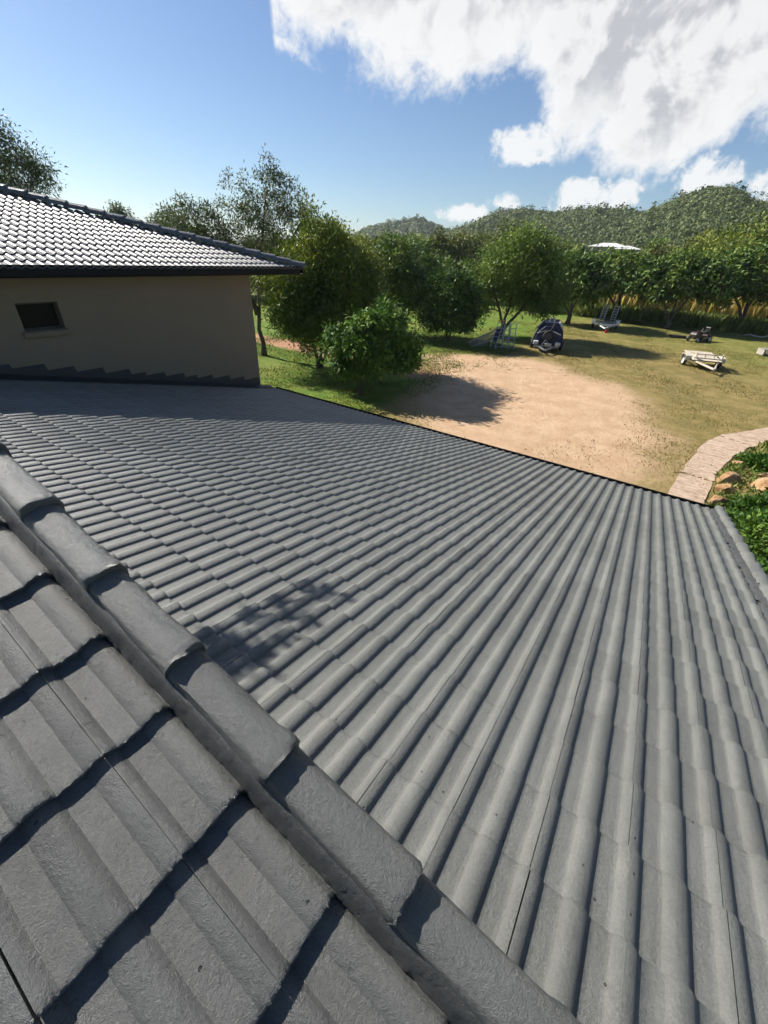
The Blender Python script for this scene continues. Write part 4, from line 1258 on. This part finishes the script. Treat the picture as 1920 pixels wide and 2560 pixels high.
# ------------------------------------------------------------------ things in the yard
M['alu'] = simple('ladder_aluminium', (0.30, 0.31, 0.31), 0.5, 0.6, 0.2)
M['alu_dull'] = simple('ladder_dull', (0.30, 0.31, 0.31), 0.5, 0.6, 0.15)
M['navy'] = simple('navy_paint', (0.012, 0.020, 0.052), 0.55, 0, 0.2, 5.0, spec=0.25)
M['white_paint'] = simple('white_paint', (0.62, 0.62, 0.60), 0.45, 0, 0.12, 6.0, dirt=(0.35, 0.31, 0.26))
M['rubber'] = simple('tyre_rubber', (0.018, 0.018, 0.019), 0.75)
M['steel'] = simple('dark_steel', (0.05, 0.05, 0.052), 0.5, 0.4)
M['galv'] = simple('galvanised', (0.36, 0.37, 0.38), 0.42, 0.8)
M['beige'] = simple('beige_trailer_paint', (0.50, 0.44, 0.35), 0.6, 0, 0.12, 4.0, dirt=(0.33, 0.26, 0.18))
M['red'] = simple('red_paint', (0.42, 0.025, 0.02), 0.45)
M['mower_red'] = simple('dark_red_paint', (0.022, 0.008, 0.007), 0.45)
M['orange'] = simple('orange_plastic', (0.50, 0.14, 0.03), 0.5)
M['timber'] = simple('grey_timber', (0.30, 0.27, 0.23), 0.85, 0, 0.3, 6.0)
M['black_plastic'] = simple('black_plastic', (0.015, 0.015, 0.016), 0.5)

def wheel(parent, c, axis, r_=0.30, w_=0.18, rim='white_paint', name='wheel'):
    ax = Vector(axis).normalized()
    c = Vector(c)
    t = MB().lathe([(r_ * 0.62, -w_ * 0.42), (r_ * 0.90, -w_ * 0.5), (r_ * 0.985, -w_ * 0.36), (r_, 0), (r_ * 0.985, w_ * 0.36), (r_ * 0.90, w_ * 0.5), (r_ * 0.62, w_ * 0.42)], c, ax, 24)
    o = t.build(name, M['rubber'], parent, smooth=True)
    MB().lathe([(r_ * 0.63, -w_ * 0.40), (r_ * 0.55, -w_ * 0.22), (r_ * 0.30, -w_ * 0.30), (0.02, -w_ * 0.33)], c, ax, 20).lathe([(r_ * 0.63, w_ * 0.40), (r_ * 0.55, w_ * 0.22), (r_ * 0.30, w_ * 0.30), (0.02, w_ * 0.33)], c, ax, 20).build('rim', M[rim], o, smooth=True)
    return o

def gpt(x_, y_, z_=0.0):
    return (x_, y_, float(gz(x_, y_)) + z_)

# beige flat trailer
tr = empty('flat_trailer', gpt(1.78, 35.25), R(17))
tag(tr, 'beige flat tilt trailer with its drawbar down on the grass', 'trailer')
tilt = Matrix.Rotation(R(5), 3, 'X')
MB().box((0, 0.75, 0.62), (1.62, 2.3, 0.045), tilt).build('deck', M['beige'], tr, 0.006)
m_ = MB()
m_.box((0, -0.40, 0.66), (1.66, 0.05, 0.06), tilt).box((0, -0.40, 0.90), (1.5, 0.045, 0.05), tilt)
for x_ in (-0.7, -0.25, 0.25, 0.7): m_.box((x_, -0.40, 0.76), (0.045, 0.04, 0.26), tilt)
m_.build('front_rail', M['beige'], tr, 0.004)
m_ = MB()
for s_ in (-1, 1): m_.bar((s_ * 0.78, -0.4, 0.46), (s_ * 0.78, 1.85, 0.37), 0.06, 0.10)
for y_ in (0.2, 0.9, 1.6): m_.bar((-0.78, y_, 0.42), (0.78, y_, 0.42), 0.06, 0.07)
m_.build('chassis', M['steel'], tr)
m_ = MB()
m_.bar((-0.62, -0.35, 0.44), (0.10, -1.75, 0.26), 0.14, 0.09).bar((0.62, -0.35, 0.44), (0.02, -1.75, 0.26), 0.10, 0.08)
m_.build('drawbar', M['beige'], tr, 0.006)
MB().box((0.06, -1.86, 0.27), (0.12, 0.26, 0.09)).tube([(0.06, -1.95, 0.3), (0.06, -1.98, 0.18)], 0.04, 8).build('coupling', M['steel'], tr, 0.006)
MB().tube([(0.30, -1.2, 0.55), (0.30, -1.2, 0.02)], 0.03, 8).lathe([(0.0, -0.03), (0.09, -0.03), (0.09, 0.03), (0.0, 0.03)], (0.30, -1.2, 0.09), (1, 0, 0), 12).build('jockey_wheel', M['steel'], tr)
for s_ in (-1, 1):
    wheel(tr, (s_ * 1.0, 0.55, 0.31), (1, 0, 0), 0.31, 0.19)
    prof_m = [(s_ * 0.86, 0.05, 0.40), (s_ * 0.86, 0.12, 0.66), (s_ * 0.86, 0.26, 0.72), (s_ * 0.86, 0.84, 0.72), (s_ * 0.86, 0.98, 0.66), (s_ * 0.86, 1.05, 0.40), (s_ * 0.86, 1.01, 0.40), (s_ * 0.86, 0.95, 0.64), (s_ * 0.86, 0.82, 0.69), (s_ * 0.86, 0.28, 0.69), (s_ * 0.86, 0.15, 0.64), (s_ * 0.86, 0.09, 0.40)]
    MB().prism(prof_m, (s_ * 0.27, 0, 0)).build('mudguard', M['beige'], tr)
    MB().box((s_ * 0.83, 1.9, 0.44), (0.14, 0.03, 0.08)).build('tail_light', M['red'], tr)
    MB().prism([(s_ * 0.72, -0.36, 0.70), (s_ * 0.72, 0.18, 0.70), (s_ * 0.72, -0.36, 1.0)], (s_ * 0.04, 0, 0)).build('side_gusset', M['beige'], tr)

# navy camper trailer with a spare wheel on its nose
bt = empty('camper_trailer', gpt(-7.78, 33.0), R(13))
tag(bt, 'navy blue box trailer with spare wheel and ladder rack in front', 'trailer')
hexp = [(-0.98, 0.42), (0.98, 0.42), (1.0, 0.95), (0.86, 1.45), (0.48, 1.93), (-0.40, 1.93), (-0.84, 1.45), (-1.0, 0.95)]
MB().prism([(x_, 0.0, z_) for x_, z_ in hexp], (0, 2.4, 0)).build('body', M['navy'], bt, 0.02)
MB().prism([(x_ * 0.86, -0.16, 0.50 + (z_ - 0.42) * 0.80) for x_, z_ in hexp], (0, 0.17, 0)).build('front_cover', M['navy'], bt, 0.03)
for s_ in (-1, 1):
    MB().bar((s_ * 0.80, -0.175, 1.22), (s_ * 0.22, -0.18, 1.42), 0.02, 0.06).build('stripe', M['white_paint'], bt)
    MB().prism([(s_ * 0.50, 0.02, 1.95), (s_ * 0.88, 0.02, 1.47), (s_ * 0.90, 0.02, 1.50), (s_ * 0.54, 0.02, 1.99)], (0, 1.2, 0)).build('roof_panel', M['white_paint' if s_ > 0 else 'navy'], bt)
    wheel(bt, (s_ * 1.02, 1.2, 0.33), (1, 0, 0), 0.33, 0.2, 'galv')
    MB().box((s_ * 0.74, -0.30, 0.62), (0.34, 0.26, 0.24)).build('storage_box', M['white_paint'], bt, 0.03)
    MB().lathe([(0.0, -0.03), (0.05, -0.03), (0.06, 0.0), (0.0, 0.012)], (s_ * 0.78, -0.03, 0.86), (0, -1, 0), 12).build('marker_light', M['orange'], bt)
wheel(bt, (0.02, -0.28, 1.08), (0, 1, 0), 0.39, 0.22, 'steel', 'spare_wheel')
m_ = MB()
m_.bar((-0.7, 0.1, 0.40), (-0.02, -1.5, 0.34), 0.09, 0.10).bar((0.7, 0.1, 0.40), (0.02, -1.5, 0.34), 0.09, 0.10).bar((-0.85, -0.22, 0.42), (0.85, -0.22, 0.42), 0.06, 0.08)
m_.build('drawbar', M['galv'], bt, 0.006)
m_ = MB()
m_.box((0.12, -0.42, 0.55), (0.44, 0.22, 0.20)).tube([(-0.30, -0.40, 0.5), (-0.12, -0.46, 0.86), (0.10, -0.42, 0.66)], 0.025, 6)
m_.build('battery_box', M['galv'], bt, 0.01)
m_ = MB()
for s_ in (-1, 1): m_.bar((s_ * 0.17 - 0.02, -0.12, 1.62), (s_ * 0.17 - 0.02, 1.1, 2.18), 0.045, 0.06)
for k in range(6): m_.bar((-0.19, 0.0 + 0.19 * k, 1.675 + 0.087 * k), (0.15, 0.0 + 0.19 * k, 1.675 + 0.087 * k), 0.035, 0.03)
m_.build('ladder_rack', M['alu'], bt)
m_ = MB()
m_.tube([(0.02, -0.2, 1.40), (0.12, -0.22, 1.62), (0.20, -0.05, 1.9)], 0.035, 6)
m_.build('winch_post', M['steel'], bt)

# white car trailer with two raised ramps
ct = empty('car_trailer', gpt(-6.25, 46.9), R(10))
tag(ct, 'white trailer with two raised ladder ramps beneath the mango trees', 'trailer')
m_ = MB()
for s_ in (-1, 1): m_.bar((s_ * 0.62, -0.3, 0.52), (s_ * 0.62, 2.6, 0.52), 0.32, 0.05).bar((s_ * 0.80, -0.5, 0.46), (s_ * 0.80, 2.7, 0.46), 0.06, 0.12)
for y_ in (-0.4, 0.7, 1.8, 2.6): m_.bar((-0.8, y_, 0.45), (0.8, y_, 0.45), 0.06, 0.08)
m_.build('chassis', M['galv'], ct)
MB().bar((-0.95, -0.5, 0.60), (-0.25, -0.85, 0.52), 0.08, 0.16).bar((-0.25, -0.85, 0.52), (0.25, -0.85, 0.52), 0.08, 0.16).bar((0.25, -0.85, 0.52), (0.95, -0.5, 0.60), 0.08, 0.16).build('front_beam', M['white_paint'], ct)
m_ = MB()
m_.bar((-0.55, -0.6, 0.46), (0, -2.0, 0.36), 0.08, 0.1).bar((0.55, -0.6, 0.46), (0, -2.0, 0.36), 0.08, 0.1)
m_.build('drawbar', M['white_paint'], ct)
for s_ in (-1, 1):
    for y_ in (0.65, 1.4): wheel(ct, (s_ * 1.0, y_, 0.31), (1, 0, 0), 0.31, 0.18, 'galv')
    MB().prism([(s_ * 0.88, 0.15, 0.45), (s_ * 0.88, 0.30, 0.74), (s_ * 0.88, 0.5, 0.80), (s_ * 0.88, 1.6, 0.80), (s_ * 0.88, 1.8, 0.74), (s_ * 0.88, 1.95, 0.45), (s_ * 0.88, 1.85, 0.45), (s_ * 0.88, 1.7, 0.70), (s_ * 0.88, 0.4, 0.70), (s_ * 0.88, 0.25, 0.45)], (s_ * 0.26, 0, 0)).build('mudguard', M['white_paint'], ct)
    MB().prism([(s_ * 0.92, -0.62, 0.50), (s_ * 1.12, -0.45, 0.62), (s_ * 1.14, -0.40, 0.98), (s_ * 0.98, -0.55, 0.90)], (0, 0.06, 0)).build('corner_guard', M['white_paint'], ct)
    m_ = MB()
    xo = s_ * 0.46 + 0.02
    for e in (-0.19, 0.19): m_.bar((xo + e, 0.35, 0.55), (xo + e + 0.10, 0.75, 2.05), 0.05, 0.06, (0, 1, 0))
    for k in range(7): m_.bar((xo - 0.19 + 0.1 * (k + 0.5) / 7, 0.36 + 0.4 * (k + 0.5) / 7, 0.58 + 1.5 * (k + 0.5) / 7), (xo + 0.19 + 0.1 * (k + 0.5) / 7, 0.36 + 0.4 * (k + 0.5) / 7, 0.58 + 1.5 * (k + 0.5) / 7), 0.05, 0.04)
    m_.build('ramp', M['galv'], ct)
MB().box((0, -0.3, 0.58), (0.7, 0.35, 0.10)).tube([(-0.2, -0.35, 0.6), (0.0, -0.5, 0.72), (0.25, -0.35, 0.62)], 0.03, 6).build('winch', M['galv'], ct, 0.01)
fc_ = empty('fuel_can', gpt(-5.72, 45.0), R(20))
tag(fc_, 'small red can on the grass in front of the white trailer', 'fuel can')
MB().prism([(-0.13, -0.08, 0.0), (0.13, -0.08, 0.0), (0.13, -0.08, 0.26), (0.02, -0.08, 0.34), (-0.13, -0.08, 0.30)], (0, 0.16, 0)).build('can_body', M['red'], fc_, 0.02)
MB().tube([(0.07, 0, 0.30), (0.14, 0, 0.42)], 0.022, 8).build('spout', M['black_plastic'], fc_)

# ladders stacked against the willow
def ladder(label, foot, head, width, nr, matl, side, name='ladder', stiles=0.10):
    """foot and head: middle of the lower and upper end; side: direction across"""
    root = empty(name, foot)
    tag(root, label, 'ladder', 'ladders stacked on the grass under the pale green tree')
    f_, h_ = Vector((0, 0, 0)), Vector(head) - Vector(foot)
    sd_ = Vector(side).normalized() * width / 2
    nrm = (h_.cross(sd_)).normalized()
    for q in (-1, 1):
        MB().bar(f_ + sd_ * q, h_ + sd_ * q, stiles * 0.5, stiles, nrm).build('stile', M[matl], root)
    for k in range(nr):
        t = (k + 0.6) / nr
        MB().bar(f_ + h_ * t - sd_, f_ + h_ * t + sd_, 0.035, 0.035, nrm).build('rung', M[matl], root)
    return root
cx_, cy_ = -10.98, 31.7
words = ['outermost', 'second', 'third', 'fourth', 'innermost']
for k in range(5):
    foot = gpt(-12.85 + 0.17 * k, 30.75 + 0.16 * k, 0.05)
    head = gpt(-11.25 + 0.06 * k, 31.45 + 0.07 * k, 1.0 + 0.06 * k)
    ladder('%s of the grey ladders sloping to the left of the stack' % words[k], foot, head, 0.42, 6, 'alu_dull' if k % 2 else 'alu', (-0.40, -0.20, 0.85))
for k, wd in enumerate(('nearest', 'middle', 'farthest')):
    foot = gpt(-10.66 + 0.34 * k, 31.35 + 0.30 * k, 0.03)
    head = gpt(-10.86 + 0.30 * k, 31.9 + 0.22 * k, 1.45 + 0.16 * k)
    ladder('%s of the three ladders leaning at the right of the stack' % wd, foot, head, 0.46, 6, 'alu', (0.8, 0.45, 0.0))
sl = ladder('upright step ladder with orange top in the middle of the stack', gpt(-11.05, 31.15, 0.03), gpt(-10.96, 31.75, 1.85), 0.36, 6, 'alu', (0.9, 0.35, 0), 'step_ladder')
MB().box((0.09, 0.60, 1.84), (0.42, 0.16, 0.07), Matrix.Rotation(R(21), 3, 'Z')).build('top_cap', M['orange'], sl, 0.01)
MB().bar((0.05, 0.42, 1.30), (0.0, 0.12, 0.42), 0.30, 0.012, (0.3, -0.9, 0.3)).build('web_panel', M['navy'], sl)

# ride-on mower in the shade
mw = empty('ride_on_mower', gpt(1.2, 46.6), R(-35))
tag(mw, 'dark red ride-on mower parked in the shade of the trees', 'mower')
MB().prism([(-0.30, -0.85, 0.35), (-0.30, -0.85, 0.62), (-0.30, -0.70, 0.78), (-0.30, -0.1, 0.82), (-0.30, -0.05, 0.35)], (0.60, 0, 0)).build('bonnet', M['mower_red'], mw, 0.05)
MB().box((0, 0.35, 0.42), (0.62, 0.95, 0.16)).prism([(-0.40, 0.35, 0.42), (-0.40, 0.40, 0.66), (-0.40, 0.80, 0.66), (-0.40, 0.90, 0.42)], (0.80, 0, 0)).build('chassis', M['mower_red'], mw, 0.02)
MB().box((0, 0.50, 0.74), (0.46, 0.42, 0.12)).box((0, 0.72, 0.95), (0.44, 0.10, 0.36), Matrix.Rotation(R(12), 3, 'X')).build('seat', M['black_plastic'], mw, 0.04)
MB().box((0, 0.02, 0.24), (1.05, 0.75, 0.14)).build('cutting_deck', M['mower_red'], mw, 0.03)
MB().tube([(0, -0.08, 0.7), (0, 0.10, 1.02)], 0.022, 6).lathe([(0.17, -0.012), (0.185, 0.0), (0.17, 0.012), (0.155, 0.0), (0.17, -0.012)], (0, 0.10, 1.02), (0, 0.5, 0.86), 18).build('steering_wheel', M['black_plastic'], mw)
for s_ in (-1, 1):
    wheel(mw, (s_ * 0.40, -0.62, 0.19), (1, 0, 0), 0.19, 0.15)
    wheel(mw, (s_ * 0.46, 0.62, 0.26), (1, 0, 0), 0.26, 0.24)

# timber heap, pallet and fallen branch
th = empty('timber_stack', gpt(-0.35, 47.4), R(15))
tag(th, 'dark low stack of timber beside the mower in the shade', 'timber')
for k in range(6):
    MB().box((random.uniform(-0.05, 0.05), (k % 3 - 1) * 0.17, 0.06 + 0.11 * (k // 3)), (1.3, 0.14, 0.09)).build('beam', M['steel'], th)
pl = empty('pallet', gpt(5.75, 43.9), R(20))
tag(pl, 'weathered grey pallet table at the right picture edge', 'pallet')
for k in range(5): MB().box((0, -0.42 + 0.21 * k, 0.42), (1.2, 0.15, 0.03)).build('slat', M['timber'], pl)
for k in range(3): MB().box((-0.52 + 0.52 * k, 0, 0.21), (0.10, 0.95, 0.38)).build('bearer', M['timber'], pl)
fb = MB()
fb.tube([(-1.0, -0.2, 0.10), (-0.6, -0.3, 0.22), (-0.1, -0.2, 0.12), (0.4, -0.1, 0.10), (0.8, 0.1, 0.34), (1.3, 0.1, 0.9), (1.9, 0.3, 1.6)], [0.05, 0.055, 0.06, 0.06, 0.055, 0.04, 0.02], 7)
fb.tube([(0.4, -0.1, 0.10), (1.0, -0.3, 0.3), (1.6, -0.2, 0.95)], [0.045, 0.03, 0.012], 6).tube([(0.8, 0.1, 0.34), (0.9, 0.3, 0.9), (0.7, 0.4, 1.5)], [0.03, 0.02, 0.01], 6)
fo = fb.build('fallen_branch', M['bark_pale'], None, smooth=True)
fo.location = gpt(5.6, 53.2)
tag(fo, 'pale bare fallen branch under the thick mango trunk', 'branch')

# far house with a white metal roof
wx, wy = polar(25.2, 108.0)
wh = empty('far_house', (float(wx), float(wy), 5.3), -R(25) + YAW)
tag(wh, 'far house with a white metal roof among the trees', 'house')
mb = MB()
def hiproof(m_, x0, x1, y0, y1, z0, hgt):
    ry_ = (y0 + y1) / 2
    k = (y1 - y0) / 2
    Vr = [(x0, y0, z0), (x1, y0, z0), (x1, y1, z0), (x0, y1, z0), (x0 + k, ry_, z0 + hgt), (x1 - k, ry_, z0 + hgt)]
    m_.add(Vr, [(0, 1, 5, 4), (1, 2, 5), (2, 3, 4, 5), (3, 0, 4), (3, 2, 1, 0)])
hiproof(mb, -5.2, 2.4, -2.6, 2.6, 3.6, 0.72)
mb.build('roof', M['white_paint'], wh)
mb = MB()
hiproof(mb, -0.6, 4.6, -3.6, 1.2, 3.3, 0.62)
mb.build('roof', M['white_paint'], wh)
MB().box((-1.4, 0, 1.8), (6.6, 4.4, 3.5)).box((2.0, -1.2, 1.6), (4.4, 4.0, 3.2)).build('wall', M['soffit'], wh)
for x_ in (-3.6, -1.8): MB().box((x_, -2.22, 2.3), (1.1, 0.06, 1.0)).build('window', M['glass'], wh)
for x_ in (0.9, 2.9): MB().box((x_, -3.22, 2.1), (1.2, 0.06, 1.0)).build('window', M['glass'], wh)

# crumbs lying on the roof
for k, (a_, s_, r_, lab) in enumerate([(0.905, 0.25 * G, 0.008, 'pale pebble lying in the channel of the large slope'), (1.30, -0.72 * G, 0.005, 'tiny pale chip further right on the large slope'), (-0.42, 0.55 * G, 0.004, 'tiny dark crumb on a roll near the caps')]):
    pb = on_roof(A0, A_AX, a_, s_, TT * ((s_ / G) % 1.0) + 0.004)
    bm = bmesh.new()
    bmesh.ops.create_icosphere(bm, subdivisions=2, radius=1.0)
    for v in bm.verts: v.co = Vector((v.co.x * r_ * 1.3, v.co.y * r_ * 2.0, v.co.z * r_ * 0.8)) * (1 + 0.2 * math.sin(9 * v.co.x + 4 * v.co.y))
    me = bpy.data.meshes.new('pebble')
    bm.to_mesh(me)
    bm.free()
    o = obj('pebble', me, M['bark_pale'])
    o.location = pb
    tag(o, lab, 'pebble')

# ------------------------------------------------------------------ thin summer haze over the whole district
mt = bpy.data.materials.new('haze_air')
mt.use_nodes = True
n = NT(mt.node_tree)
n.n.clear()
pv = n.node('ShaderNodeVolumePrincipled')
pv.inputs['Color'].default_value = (0.80, 0.90, 1.0, 1)
pv.inputs['Density'].default_value = 0.00017
pv.inputs['Anisotropy'].default_value = 0.2
mo_ = n.node('ShaderNodeOutputMaterial')
n.l.new(pv.outputs[0], mo_.inputs['Volume'])
hz = MB().box((0, 700, 30.5), (3040, 2640, 63)).build('haze', mt)
tag(hz, 'thin pale haze softening the far hills', kind='stuff')
